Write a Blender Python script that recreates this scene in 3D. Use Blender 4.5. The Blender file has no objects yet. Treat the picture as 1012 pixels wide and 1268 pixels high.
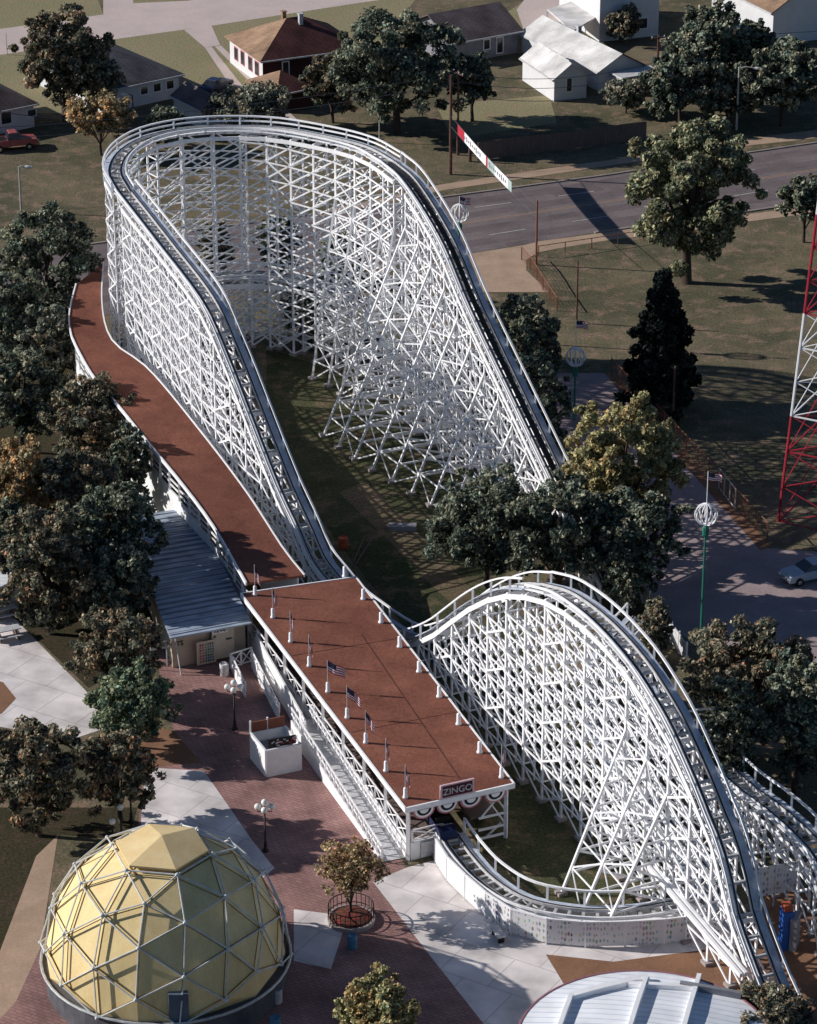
import bpy, math, random
import numpy as np
from mathutils import Vector as V
random.seed(5)
R = math.radians
scene = bpy.context.scene
COL = scene.collection
# ------------------------------------------------------------------ survey: aerial camera, used to read plan positions off the photograph
FPX, PW, PH, TH, CH = 3900.0, 1012.0, 1268.0, R(25), 106.0
_c, _s = math.cos(TH), math.sin(TH)
def _ray(px, py):
    u, v = (px-506)/FPX, (634-py)/FPX
    return u, _c+v*_s, -_s+v*_c
def G(px, py, z=0.0):
    d = _ray(px, py); t = (z-CH)/d[2]
    return V((d[0]*t, d[1]*t, z))
def T(px, top, base):
    y = G(506, base).y; d = _ray(px, top); t = y/d[1]
    return V((d[0]*t, y, CH+d[2]*t))
def scl(p):
    return FPX/(p.y*_c-(p.z-CH)*_s)
# ------------------------------------------------------------------ materials
def _nodes(name):
    m = bpy.data.materials.new(name); m.use_nodes = True
    return m, m.node_tree.nodes, m.node_tree.links, m.node_tree.nodes['Principled BSDF']
def mat(name, a, b=None, scale=1.5, rough=0.8, detail=6, spec=0.2, metal=0, bump=0.0, lo=.35, hi=.68, coord='Object', fine=0.0, stretch=None):
    m, n, l, p = _nodes(name)
    p.inputs['Roughness'].default_value = rough; p.inputs['Metallic'].default_value = metal
    p.inputs['Specular IOR Level'].default_value = spec
    b = b or tuple(x*.75 for x in a)
    tc = n.new('ShaderNodeTexCoord'); src = tc.outputs[coord]
    if stretch:
        mp = n.new('ShaderNodeMapping'); mp.inputs['Scale'].default_value = stretch; l.new(src, mp.inputs[0]); src = mp.outputs[0]
    t = n.new('ShaderNodeTexNoise'); t.inputs['Scale'].default_value = scale; t.inputs['Detail'].default_value = detail; t.inputs['Roughness'].default_value = .65
    l.new(src, t.inputs['Vector'])
    r = n.new('ShaderNodeValToRGB'); r.color_ramp.elements[0].position = lo; r.color_ramp.elements[1].position = hi
    r.color_ramp.elements[0].color = (*b, 1); r.color_ramp.elements[1].color = (*a, 1)
    l.new(t.outputs['Fac'], r.inputs[0]); out = r.outputs[0]
    if fine:
        t2 = n.new('ShaderNodeTexNoise'); t2.inputs['Scale'].default_value = scale*14; t2.inputs['Detail'].default_value = 4; l.new(src, t2.inputs['Vector'])
        mr = n.new('ShaderNodeMapRange'); mr.inputs['From Min'].default_value = .3; mr.inputs['From Max'].default_value = .7
        mr.inputs['To Min'].default_value = 1-fine; mr.inputs['To Max'].default_value = 1+fine; l.new(t2.outputs['Fac'], mr.inputs[0])
        mx = n.new('ShaderNodeVectorMath'); mx.operation = 'SCALE'; l.new(out, mx.inputs[0]); l.new(mr.outputs[0], mx.inputs['Scale']); out = mx.outputs[0]
    l.new(out, p.inputs['Base Color'])
    if bump:
        bp = n.new('ShaderNodeBump'); bp.inputs['Strength'].default_value = bump; bp.inputs['Distance'].default_value = .05
        l.new(t.outputs['Fac'], bp.inputs['Height']); l.new(bp.outputs[0], p.inputs['Normal'])
    return m
def brickmat(name, c1, c2, mortar, w=.5, h=.25, rot=0.0, msize=.03, rough=.85, axis='z', big=None):
    m, n, l, p = _nodes(name); p.inputs['Roughness'].default_value = rough; p.inputs['Specular IOR Level'].default_value = .15
    tc = n.new('ShaderNodeTexCoord'); mp = n.new('ShaderNodeMapping'); l.new(tc.outputs['Object'], mp.inputs[0])
    mp.inputs['Rotation'].default_value = (0, 0, rot) if axis == 'z' else (R(90), 0, rot)
    b = n.new('ShaderNodeTexBrick'); l.new(mp.outputs[0], b.inputs['Vector'])
    b.inputs['Color1'].default_value = (*c1, 1); b.inputs['Color2'].default_value = (*c2, 1); b.inputs['Mortar'].default_value = (*mortar, 1)
    b.inputs['Scale'].default_value = 1; b.inputs['Brick Width'].default_value = w; b.inputs['Row Height'].default_value = h; b.inputs['Mortar Size'].default_value = msize
    t = n.new('ShaderNodeTexNoise'); t.inputs['Scale'].default_value = .35; t.inputs['Detail'].default_value = 8; l.new(tc.outputs['Object'], t.inputs['Vector'])
    mr = n.new('ShaderNodeMapRange'); mr.inputs['From Min'].default_value = .3; mr.inputs['From Max'].default_value = .7; mr.inputs['To Min'].default_value = .6; mr.inputs['To Max'].default_value = 1.25
    l.new(t.outputs['Fac'], mr.inputs[0])
    mx = n.new('ShaderNodeVectorMath'); mx.operation = 'SCALE'; l.new(b.outputs['Color'], mx.inputs[0]); l.new(mr.outputs[0], mx.inputs['Scale'])
    l.new(mx.outputs[0], p.inputs['Base Color'])
    return m
def stripemat(name, a, b, period, axis=0, rot=0.0, rough=.5, width=.5, dirt=.25, metal=0, spec=.3):
    """ribs or planks running across a surface, a procedural wave in object space"""
    m, n, l, p = _nodes(name); p.inputs['Roughness'].default_value = rough; p.inputs['Metallic'].default_value = metal; p.inputs['Specular IOR Level'].default_value = spec
    tc = n.new('ShaderNodeTexCoord'); mp = n.new('ShaderNodeMapping'); mp.inputs['Rotation'].default_value = (0, 0, rot); l.new(tc.outputs['Object'], mp.inputs[0])
    sx = n.new('ShaderNodeSeparateXYZ'); l.new(mp.outputs[0], sx.inputs[0])
    d = n.new('ShaderNodeMath'); d.operation = 'DIVIDE'; d.inputs[1].default_value = period; l.new(sx.outputs[axis], d.inputs[0])
    f = n.new('ShaderNodeMath'); f.operation = 'FRACT'; l.new(d.outputs[0], f.inputs[0])
    r = n.new('ShaderNodeValToRGB'); r.color_ramp.elements[0].position = max(.01, width-.08); r.color_ramp.elements[1].position = width+.08
    r.color_ramp.elements[0].color = (*a, 1); r.color_ramp.elements[1].color = (*b, 1); l.new(f.outputs[0], r.inputs[0])
    t = n.new('ShaderNodeTexNoise'); t.inputs['Scale'].default_value = .7; t.inputs['Detail'].default_value = 9; l.new(tc.outputs['Object'], t.inputs['Vector'])
    mr = n.new('ShaderNodeMapRange'); mr.inputs['From Min'].default_value = .3; mr.inputs['From Max'].default_value = .7; mr.inputs['To Min'].default_value = 1-dirt; mr.inputs['To Max'].default_value = 1+dirt
    l.new(t.outputs['Fac'], mr.inputs[0])
    mx = n.new('ShaderNodeVectorMath'); mx.operation = 'SCALE'; l.new(r.outputs[0], mx.inputs[0]); l.new(mr.outputs[0], mx.inputs['Scale'])
    l.new(mx.outputs[0], p.inputs['Base Color'])
    return m
def leafmat(name, dark, mid, light, trans=.25, autumn=.6):
    m = bpy.data.materials.new(name); m.use_nodes = True; n, l = m.node_tree.nodes, m.node_tree.links; n.clear()
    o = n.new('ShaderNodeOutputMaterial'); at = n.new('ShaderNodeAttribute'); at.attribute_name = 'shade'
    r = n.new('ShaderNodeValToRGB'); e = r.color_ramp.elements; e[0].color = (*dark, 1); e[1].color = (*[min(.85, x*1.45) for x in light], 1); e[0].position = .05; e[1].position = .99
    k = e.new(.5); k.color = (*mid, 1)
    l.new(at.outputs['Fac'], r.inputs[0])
    ta = n.new('ShaderNodeAttribute'); ta.attribute_name = 'tint'
    def mixin(src, col, lo, hi, amt):
        q = n.new('ShaderNodeMapRange'); q.inputs['From Min'].default_value = lo; q.inputs['From Max'].default_value = hi; q.inputs['To Max'].default_value = amt; l.new(ta.outputs['Fac'], q.inputs[0])
        x = n.new('ShaderNodeMixRGB'); l.new(q.outputs[0], x.inputs[0]); l.new(src, x.inputs[1])
        y = n.new('ShaderNodeMixRGB'); y.blend_type = 'MULTIPLY'; y.inputs[0].default_value = 1; l.new(src, y.inputs[1]); y.inputs[2].default_value = (*col, 1); l.new(y.outputs[0], x.inputs[2]); return x.outputs[0]
    c0 = mixin(mixin(r.outputs[0], (2.1, .95, .65), .62, .9, autumn), (.75, 1.0, 1.15), .35, .1, .8)
    d = n.new('ShaderNodeBsdfDiffuse'); t = n.new('ShaderNodeBsdfTranslucent')
    l.new(c0, d.inputs[0]); l.new(c0, t.inputs[0])
    mx = n.new('ShaderNodeMixShader'); mx.inputs[0].default_value = trans; l.new(d.outputs[0], mx.inputs[1]); l.new(t.outputs[0], mx.inputs[2])
    l.new(mx.outputs[0], o.inputs[0])
    return m
M = {}
M['white'] = mat('white_paint', (.94, .94, .94), (.84, .83, .83), .9, .65, detail=9, fine=.06)
M['whitewall'] = mat('white_painted_board', (.86, .86, .86), (.74, .74, .74), .8, .7, fine=.05)
M['dullwhite'] = mat('weathered_white', (.66, .66, .66), (.45, .45, .46), 2.0, .7)
M['walk'] = mat('grey_walkway_board', (.60, .65, .73), (.38, .43, .51), 1.4, .8, fine=.2)
M['rail'] = mat('dark_steel_rail', (.05, .045, .05), (.02, .02, .02), 3, .45, metal=.3)
M['tie'] = mat('weathered_tie', (.60, .60, .60), (.3, .3, .31), 1.3, .8)
def roofmat():
    m, n, l, p = _nodes('brown_roofing'); p.inputs['Roughness'].default_value = .95; p.inputs['Specular IOR Level'].default_value = .05
    tc = n.new('ShaderNodeTexCoord')
    def noise(sc, d, lo, hi, a, b, stretch=None):
        src = tc.outputs['Object']
        if stretch: mp = n.new('ShaderNodeMapping'); mp.inputs['Scale'].default_value = stretch; l.new(src, mp.inputs[0]); src = mp.outputs[0]
        t = n.new('ShaderNodeTexNoise'); t.inputs['Scale'].default_value = sc; t.inputs['Detail'].default_value = d; t.inputs['Roughness'].default_value = .7; l.new(src, t.inputs['Vector'])
        r = n.new('ShaderNodeMapRange'); r.inputs['From Min'].default_value = lo; r.inputs['From Max'].default_value = hi; r.inputs['To Min'].default_value = a; r.inputs['To Max'].default_value = b; l.new(t.outputs['Fac'], r.inputs[0]); return r
    a, b, c = noise(.22, 10, .35, .65, 0, 1), noise(7, 6, .3, .7, .72, 1.28), noise(.9, 12, .44, .50, .55, 1)
    mx = n.new('ShaderNodeMixRGB'); mx.inputs[1].default_value = (.165, .066, .047, 1); mx.inputs[2].default_value = (.275, .112, .076, 1); l.new(a.outputs[0], mx.inputs[0])
    s1 = n.new('ShaderNodeVectorMath'); s1.operation = 'SCALE'; l.new(mx.outputs[0], s1.inputs[0]); l.new(b.outputs[0], s1.inputs['Scale'])
    # irregular dark crazing where the felt has cracked
    v = n.new('ShaderNodeTexVoronoi'); v.feature = 'DISTANCE_TO_EDGE'; v.inputs['Scale'].default_value = .55
    wp = n.new('ShaderNodeTexNoise'); wp.inputs['Scale'].default_value = 1.2; wp.inputs['Detail'].default_value = 5; l.new(tc.outputs['Object'], wp.inputs['Vector'])
    ad = n.new('ShaderNodeVectorMath'); ad.operation = 'MULTIPLY_ADD'; l.new(wp.outputs['Color'], ad.inputs[0]); ad.inputs[1].default_value = (1.6, 1.6, 1.6); l.new(tc.outputs['Object'], ad.inputs[2]); l.new(ad.outputs[0], v.inputs['Vector'])
    r = n.new('ShaderNodeMapRange'); r.inputs['From Min'].default_value = .0; r.inputs['From Max'].default_value = .03; r.inputs['To Min'].default_value = .8; r.inputs['To Max'].default_value = 1; l.new(v.outputs['Distance'], r.inputs[0])
    s2 = n.new('ShaderNodeVectorMath'); s2.operation = 'SCALE'; l.new(s1.outputs[0], s2.inputs[0]); l.new(r.outputs[0], s2.inputs['Scale'])
    l.new(s2.outputs[0], p.inputs['Base Color']); return m
M['brown'] = roofmat()
M['seam'] = mat('roof_seam', (.11, .045, .035), (.07, .028, .022), 2, .9)
M['concrete'] = brickmat('plaza_concrete', (.80, .74, .71), (.75, .69, .665), (.56, .51, .49), 3.4, 3.4, R(31), .04, .9)
M['footing'] = mat('footing_concrete', (.42, .37, .35), (.3, .25, .24), 2, .9)
M['asphalt'] = mat('asphalt', (.23, .19, .185), (.15, .125, .123), .22, .9, detail=10, fine=.12, spec=.1, stretch=(1, 1, 1))
M['wear'] = mat('worn_asphalt', (.19, .155, .155), (.13, .105, .105), .3, .9, detail=10, fine=.14, spec=.1)
M['lot'] = mat('paved_lot', (.42, .325, .31), (.30, .235, .23), .3, .9, detail=10, fine=.1, spec=.1)
M['street'] = mat('street_concrete', (.66, .54, .49), (.56, .46, .42), .2, .9, detail=10, fine=.06, spec=.1)
M['sidewalk'] = mat('worn_sidewalk', (.50, .36, .26), (.38, .27, .19), .4, .9, fine=.1, spec=.1)
M['curb'] = mat('kerb_concrete', (.40, .34, .30), (.28, .23, .20), .6, .9)
M['dirt'] = mat('bare_dirt', (.30, .165, .10), (.22, .12, .075), .4, .95, detail=9, fine=.12, spec=.05)
M['yellowline'] = mat('road_paint_yellow', (.42, .28, .20), (.3, .2, .15), 2, .8)
M['whiteline'] = mat('road_paint_white', (.62, .58, .55), (.42, .38, .36), 2, .8)
M['brick'] = brickmat('plaza_brick', (.40, .225, .195), (.32, .175, .155), (.235, .145, .14), .56, .28, R(30), .035)
M['yellow'] = mat('yellow_canvas', (.86, .68, .35), (.74, .54, .25), .8, .8, detail=9, fine=.06, stretch=(1, 1, .22), lo=.28, hi=.6)
M['yellowcap'] = mat('yellow_cap_canvas', (.84, .66, .36), (.74, .54, .26), .8, .8, detail=8, fine=.05)
M['steel'] = mat('galvanised_tube', (.60, .62, .62), (.40, .42, .42), 2, .4, metal=.2)
M['darksteel'] = mat('black_iron', (.02, .02, .022), (.012, .012, .012), 3, .5)
M['globe'] = mat('lamp_globe', (.85, .85, .80), (.8, .8, .76), 1, .3)
M['blueroof'] = stripemat('ribbed_metal_roof', (.33, .38, .44), (.16, .19, .24), .62, 1, 0, .5, .6, .3)
M['whiteroof'] = stripemat('white_ribbed_roof', (.84, .86, .88), (.55, .60, .68), .55, 1, R(12), .5, .86, .1)
M['cream'] = mat('cream_panel', (.55, .47, .37), (.45, .38, .30), 1, .7)
M['cream2'] = mat('pale_sign_board', (.66, .58, .46), (.57, .5, .4), 1, .7)
M['greywall'] = mat('grey_wall', (.32, .32, .34), (.22, .22, .24), .8, .8, fine=.06)
M['sidingw'] = stripemat('white_siding', (.70, .70, .70), (.50, .50, .52), .22, 2, 0, .7, .88, .06)
M['shingleg'] = brickmat('grey_shingle', (.13, .125, .135), (.09, .088, .10), (.06, .06, .065), .9, .3, R(22), .03)
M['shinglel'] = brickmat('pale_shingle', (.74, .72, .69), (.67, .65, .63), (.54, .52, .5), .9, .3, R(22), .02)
M['shinglet'] = brickmat('sunlit_tan_shingle', (.40, .265, .17), (.32, .205, .135), (.24, .15, .1), .9, .3, R(22), .03)  # sunlit slope of the red-brown roofs, light painted into the colour
M['shingler'] = brickmat('red_brown_shingle', (.155, .062, .05), (.11, .045, .04), (.07, .03, .028), .9, .3, R(22), .03)
M['shinglep'] = brickmat('purple_grey_shingle', (.20, .155, .15), (.155, .12, .12), (.11, .085, .085), .9, .3, R(22), .03)
M['darkbrick'] = brickmat('dark_brick', (.10, .04, .035), (.07, .03, .028), (.05, .03, .03), .4, .15, 0, .02, axis='y')
M['glass'] = mat('window_glass', (.03, .035, .045), (.015, .017, .022), 2, .12, spec=.6)
M['wood'] = mat('fence_wood', (.20, .15, .13), (.12, .09, .08), 1.5, .9, stretch=(6, 6, .4), fine=.15)
M['pole'] = mat('pole_wood', (.17, .085, .065), (.09, .05, .04), 2, .9)
M['palepole'] = mat('pale_metal_pole', (.52, .50, .46), (.42, .40, .37), 2, .5)
M['red'] = mat('red_paint', (.48, .035, .06), (.36, .03, .045), 1, .6)
M['pink'] = mat('faded_pink', (.62, .22, .24), (.5, .16, .18), 1.5, .7)
M['navy'] = mat('navy_paint', (.02, .03, .09), (.015, .02, .06), 1.5, .3, spec=.5)
M['blue'] = mat('blue_paint', (.03, .13, .48), (.025, .1, .38), 1.5, .4, spec=.4)
M['bluebin'] = mat('blue_barrel', (.11, .26, .38), (.08, .2, .3), 1.5, .5)
M['orange'] = mat('orange_paint', (.5, .12, .05), (.4, .09, .04), 1.5, .6)
M['black'] = mat('black_paint', (.02, .02, .022), (.012, .012, .013), 2, .5)
M['green'] = mat('green_paint', (.035, .20, .15), (.025, .15, .11), 2, .5)
M['bark'] = mat('bark', (.10, .07, .055), (.05, .035, .03), 3, .95, stretch=(1, 1, .25))
M['mulch'] = mat('flower_bed', (.30, .05, .05), (.08, .05, .03), 4, .95, detail=3, lo=.45, hi=.6)
M['rust'] = mat('rust_wire', (.30, .13, .08), (.2, .085, .055), 3, .85)
M['carwhite'] = mat('pale_blue_car_paint', (.42, .48, .55), (.36, .42, .48), 1, .3, spec=.5)
M['pickup'] = mat('pink_red_truck_paint', (.42, .10, .09), (.33, .075, .07), 1.2, .35, spec=.5)
M['tyre'] = mat('tyre_rubber', (.02, .02, .02), (.012, .012, .012), 4, .9)
M['chrome'] = mat('chrome', (.6, .6, .6), (.5, .5, .5), 2, .25, metal=.8)
M['wire'] = mat('overhead_cable', (.16, .16, .19), (.1, .1, .12), 2, .5)
def grassmat(name, a, b, c3):
    m, n, l, p = _nodes(name); p.inputs['Roughness'].default_value = .95; p.inputs['Specular IOR Level'].default_value = .05
    tc = n.new('ShaderNodeTexCoord')
    def noise(s, d=8):
        t = n.new('ShaderNodeTexNoise'); t.inputs['Scale'].default_value = s; t.inputs['Detail'].default_value = d; t.inputs['Roughness'].default_value = .7; l.new(tc.outputs['Object'], t.inputs['Vector']); return t
    t1, t2, t3 = noise(.09), noise(.5), noise(5, 5)
    r1 = n.new('ShaderNodeValToRGB'); r1.color_ramp.elements[0].color = (*a, 1); r1.color_ramp.elements[1].color = (*b, 1); r1.color_ramp.elements[0].position = .4; r1.color_ramp.elements[1].position = .62; l.new(t1.outputs['Fac'], r1.inputs[0])
    r2 = n.new('ShaderNodeValToRGB'); r2.color_ramp.elements[0].position = .5; r2.color_ramp.elements[1].position = .66; l.new(t2.outputs['Fac'], r2.inputs[0])
    mx = n.new('ShaderNodeMixRGB'); l.new(r2.outputs[0], mx.inputs[0]); l.new(r1.outputs[0], mx.inputs[1]); mx.inputs[2].default_value = (*c3, 1)
    mr = n.new('ShaderNodeMapRange'); mr.inputs['From Min'].default_value = .3; mr.inputs['From Max'].default_value = .7; mr.inputs['To Min'].default_value = .4; mr.inputs['To Max'].default_value = 1.6; l.new(t3.outputs['Fac'], mr.inputs[0])
    s = n.new('ShaderNodeVectorMath'); s.operation = 'SCALE'; l.new(mx.outputs[0], s.inputs[0]); l.new(mr.outputs[0], s.inputs['Scale'])
    l.new(s.outputs[0], p.inputs['Base Color']); return m
M['grass'] = grassmat('grass', (.095, .092, .056), (.185, .155, .098), (.27, .185, .13))
M['lawn'] = grassmat('pale_lawn', (.26, .24, .135), (.30, .26, .155), (.31, .235, .15))
M['darkgrass'] = grassmat('enclosure_grass', (.042, .055, .026), (.085, .085, .045), (.17, .125, .08))  # turf in the enclosure is itself dark green
M['worndirt'] = grassmat('worn_grass', (.10, .085, .05), (.17, .13, .085), (.22, .155, .10))  # brown mottled turf for the bare patch
M['shadesoil'] = grassmat('shaded_bed', (.05, .045, .025), (.06, .05, .03), (.09, .06, .045))  # bed colour kept dark, tree shade is painted into it
# decorated panel: small coloured flecks in rows on white
def fleckmat():
    m, n, l, p = _nodes('flecked_panel'); p.inputs['Roughness'].default_value = .7
    tc = n.new('ShaderNodeTexCoord'); mp = n.new('ShaderNodeMapping'); mp.inputs['Scale'].default_value = (4.6, 4.6, 2.4); l.new(tc.outputs['Object'], mp.inputs[0])
    v = n.new('ShaderNodeTexVoronoi'); v.inputs['Randomness'].default_value = .4; l.new(mp.outputs[0], v.inputs['Vector']); v.inputs['Scale'].default_value = 1
    r = n.new('ShaderNodeValToRGB'); r.color_ramp.interpolation = 'LINEAR'; r.color_ramp.elements[0].position = .29; r.color_ramp.elements[1].position = .42
    l.new(v.outputs['Distance'], r.inputs[0])
    hs = n.new('ShaderNodeHueSaturation'); hs.inputs['Saturation'].default_value = .5; hs.inputs['Value'].default_value = .6; l.new(v.outputs['Color'], hs.inputs['Color'])
    mx = n.new('ShaderNodeMixRGB'); l.new(r.outputs[0], mx.inputs[0]); l.new(hs.outputs[0], mx.inputs[1]); mx.inputs[2].default_value = (.76, .75, .75, 1)
    l.new(mx.outputs[0], p.inputs['Base Color']); return m
M['fleck'] = fleckmat()
# ------------------------------------------------------------------ mesh builder
class MB:
    def __init__(self): self.v = []; self.f = []; self.m = []
    def _add(self, vs, fs, mi):
        o = len(self.v); self.v += [tuple(x) for x in vs]
        for f in fs: self.f.append(tuple(i+o for i in f)); self.m.append(mi)
    def beam(self, p, q, w=.15, h=None, mi=0, up=(0, 0, 1)):
        p, q = V(p), V(q); d = q-p
        if d.length < 1e-5: return self
        d.normalize(); u = V(up)
        if abs(d.dot(u)) > .97: u = V((.31, .95, 0))
        x = d.cross(u).normalized(); y = x.cross(d).normalized(); h = h or w
        a, b = x*(w/2), y*(h/2)
        vs = [p-a-b, p+a-b, p+a+b, p-a+b, q-a-b, q+a-b, q+a+b, q-a+b]
        self._add(vs, [(0, 3, 2, 1), (4, 5, 6, 7), (0, 1, 5, 4), (1, 2, 6, 5), (2, 3, 7, 6), (3, 0, 4, 7)], mi); return self
    def box(self, c, sx, sy, sz, rz=0.0, mi=0):
        """c = centre of the bottom face"""
        c = V(c); ca, sa = math.cos(rz), math.sin(rz); vs = []
        for z in (0, sz):
            for x, y in ((-1, -1), (1, -1), (1, 1), (-1, 1)):
                X, Y = x*sx/2, y*sy/2; vs.append((c.x+X*ca-Y*sa, c.y+X*sa+Y*ca, c.z+z))
        self._add(vs, [(0, 3, 2, 1), (4, 5, 6, 7), (0, 1, 5, 4), (1, 2, 6, 5), (2, 3, 7, 6), (3, 0, 4, 7)], mi); return self
    def prism(self, pts, z0, z1, mi=0, cap=True):
        """plan polygon (counter-clockwise or not) extruded between two heights"""
        a = sum(pts[i][0]*pts[(i+1) % len(pts)][1]-pts[(i+1) % len(pts)][0]*pts[i][1] for i in range(len(pts)))
        if a < 0: pts = list(reversed(pts))
        n = len(pts); vs = [(p[0], p[1], z0) for p in pts]+[(p[0], p[1], z1) for p in pts]
        fs = [(i, (i+1) % n, n+(i+1) % n, n+i) for i in range(n)]
        if cap: fs += [tuple(range(n, 2*n)), tuple(reversed(range(n)))]
        self._add(vs, fs, mi); return self
    def poly(self, pts, mi=0): self._add(pts, [tuple(range(len(pts)))], mi); return self
    def tube(self, pts, r, n=8, mi=0, caps=True):
        pts = [V(p) for p in pts]; rs = r if isinstance(r, (list, tuple)) else [r]*len(pts); rings = []
        o = len(self.v)
        for i, p in enumerate(pts):
            d = (pts[min(i+1, len(pts)-1)]-pts[max(i-1, 0)]).normalized()
            u = V((0, 0, 1)) if abs(d.z) < .9 else V((1, 0, 0))
            x = d.cross(u).normalized(); y = d.cross(x)
            for k in range(n):
                a = 2*math.pi*k/n; self.v.append(tuple(p+(x*math.cos(a)+y*math.sin(a))*rs[i]))
        for i in range(len(pts)-1):
            for k in range(n):
                self.f.append((o+i*n+k, o+i*n+(k+1) % n, o+(i+1)*n+(k+1) % n, o+(i+1)*n+k)); self.m.append(mi)
        if caps:
            self.f.append(tuple(o+k for k in range(n))); self.m.append(mi)
            self.f.append(tuple(o+(len(pts)-1)*n+k for k in reversed(range(n)))); self.m.append(mi)
        return self
    def lathe(self, c, prof, n=12, mi=0):
        """prof = [(r, z)] from the bottom up"""
        c = V(c); o = len(self.v)
        for r, z in prof:
            for k in range(n):
                a = 2*math.pi*k/n; self.v.append((c.x+r*math.cos(a), c.y+r*math.sin(a), c.z+z))
        for i in range(len(prof)-1):
            for k in range(n):
                self.f.append((o+i*n+k, o+i*n+(k+1) % n, o+(i+1)*n+(k+1) % n, o+(i+1)*n+k)); self.m.append(mi)
        self.f.append(tuple(o+k for k in reversed(range(n)))); self.m.append(mi)
        self.f.append(tuple(o+(len(prof)-1)*n+k for k in range(n))); self.m.append(mi)
        return self
    def ball(self, c, r, n=10, mi=0, sz=1.0):
        prof = [(max(.01, r*math.sin(math.pi*i/8)), -r*sz*math.cos(math.pi*i/8)) for i in range(9)]
        return self.lathe(c, prof, n, mi)
    def build(self, name, mats, parent=None, smooth=False, loc=None, **props):
        me = bpy.data.meshes.new(name); L = V(loc) if loc else V((0, 0, 0))
        me.from_pydata([(x-L.x, y-L.y, z-L.z) for x, y, z in self.v], [], self.f)
        if not isinstance(mats, (list, tuple)): mats = [mats]
        for m in mats: me.materials.append(M[m] if isinstance(m, str) else m)
        me.polygons.foreach_set('material_index', self.m)
        if smooth: me.polygons.foreach_set('use_smooth', [True]*len(self.f))
        me.update()
        o = bpy.data.objects.new(name, me); COL.objects.link(o); o.location = L
        if parent is not None:
            o.parent = parent; o.location = L-parent_world(parent)
        for k, v in props.items(): o[k] = v
        return o
def parent_world(p):
    w = V((0, 0, 0))
    while p is not None: w = w+p.location; p = p.parent
    return w
def thing(name, label, cat, loc, group=None):
    o = bpy.data.objects.new(name, None); o.empty_display_size = .5; COL.objects.link(o); o.location = loc
    o['label'] = label; o['category'] = cat
    if group: o['group'] = group
    return o
def tag(o, label, cat, group=None):
    o['label'] = label; o['category'] = cat
    if group: o['group'] = group
    return o
def part(mb, name, mats, root, smooth=False, **kw):
    """mesh given in world coordinates, parented to an Empty or a part"""
    return mb.build(name, mats, root, smooth, loc=tuple(parent_world(root)), **kw)
def dup(o, parent=None, loc=None, label=None, rz=None):
    c = o.copy(); COL.objects.link(c); c.parent = parent
    if loc is not None: c.location = loc
    if rz is not None: c.rotation_euler = (0, 0, rz)
    if label: c['label'] = label
    for ch in o.children: dup(ch, c)
    return c
def text(body, size, mname, origin, xdir, up, name, parent, depth=.02):
    cu = bpy.data.curves.new('lettering_curve', 'FONT'); cu.body = body; cu.size = size; cu.extrude = depth; cu.align_x = 'CENTER'; cu.align_y = 'CENTER'
    t = bpy.data.objects.new('lettering_tmp', cu); COL.objects.link(t); bpy.context.view_layer.update()
    me = bpy.data.meshes.new_from_object(t.evaluated_get(bpy.context.evaluated_depsgraph_get())); bpy.data.objects.remove(t)
    x = V(xdir).normalized(); y = V(up).normalized(); y = (y-x*y.dot(x)).normalized(); z = x.cross(y); O = V(origin)-parent_world(parent)
    for v in me.vertices: v.co = O+x*v.co.x+y*v.co.y+z*v.co.z
    me.materials.clear(); me.materials.append(M[mname])
    o = bpy.data.objects.new(name, me); COL.objects.link(o); o.parent = parent; return o
def spline(P, step):
    """Catmull-Rom through the points, resampled at even arc length"""
    P = [V(p) for p in P]; Q = [P[0]*2-P[1]]+P+[P[-1]*2-P[-2]]; pts = []
    for i in range(1, len(Q)-2):
        p0, p1, p2, p3 = Q[i-1:i+3]
        for k in range(24):
            t = k/24; pts.append(.5*((2*p1)+(p2-p0)*t+(2*p0-5*p1+4*p2-p3)*t*t+(3*p1-p0-3*p2+p3)*t**3))
    pts.append(P[-1]); L = [0]
    for a, b in zip(pts, pts[1:]): L.append(L[-1]+(V((b.x-a.x, b.y-a.y, 0))).length+1e-6)
    n = max(2, round(L[-1]/step)); out = []; j = 0
    for i in range(n+1):
        s = L[-1]*i/n
        while j < len(L)-2 and L[j+1] < s: j += 1
        f = (s-L[j])/(L[j+1]-L[j]); out.append(pts[j].lerp(pts[j+1], min(1, max(0, f))))
    return out
def frames(S):
    fr = []
    for i in range(len(S)):
        d = S[min(i+1, len(S)-1)]-S[max(i-1, 0)]; d.z = 0; d.normalize(); fr.append((d, V((d.y, -d.x, 0))))
    return fr
# ------------------------------------------------------------------ SETTING: ground, roads, paving
def sheet(name, pix, z, m, world=None):
    pts = world or [G(*p) for p in pix]; mb = MB()
    a = sum(pts[i][0]*pts[(i+1) % len(pts)][1]-pts[(i+1) % len(pts)][0]*pts[i][1] for i in range(len(pts)))
    if a < 0: pts = list(reversed(pts))
    mb.poly([(p[0], p[1], z) for p in pts]); return mb.build(name, m, kind='structure')
g = MB(); g.poly([(-900, -200, 0), (900, -200, 0), (900, 2200, 0), (-900, 2200, 0)]); g.build('ground', 'grass', kind='structure')
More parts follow.
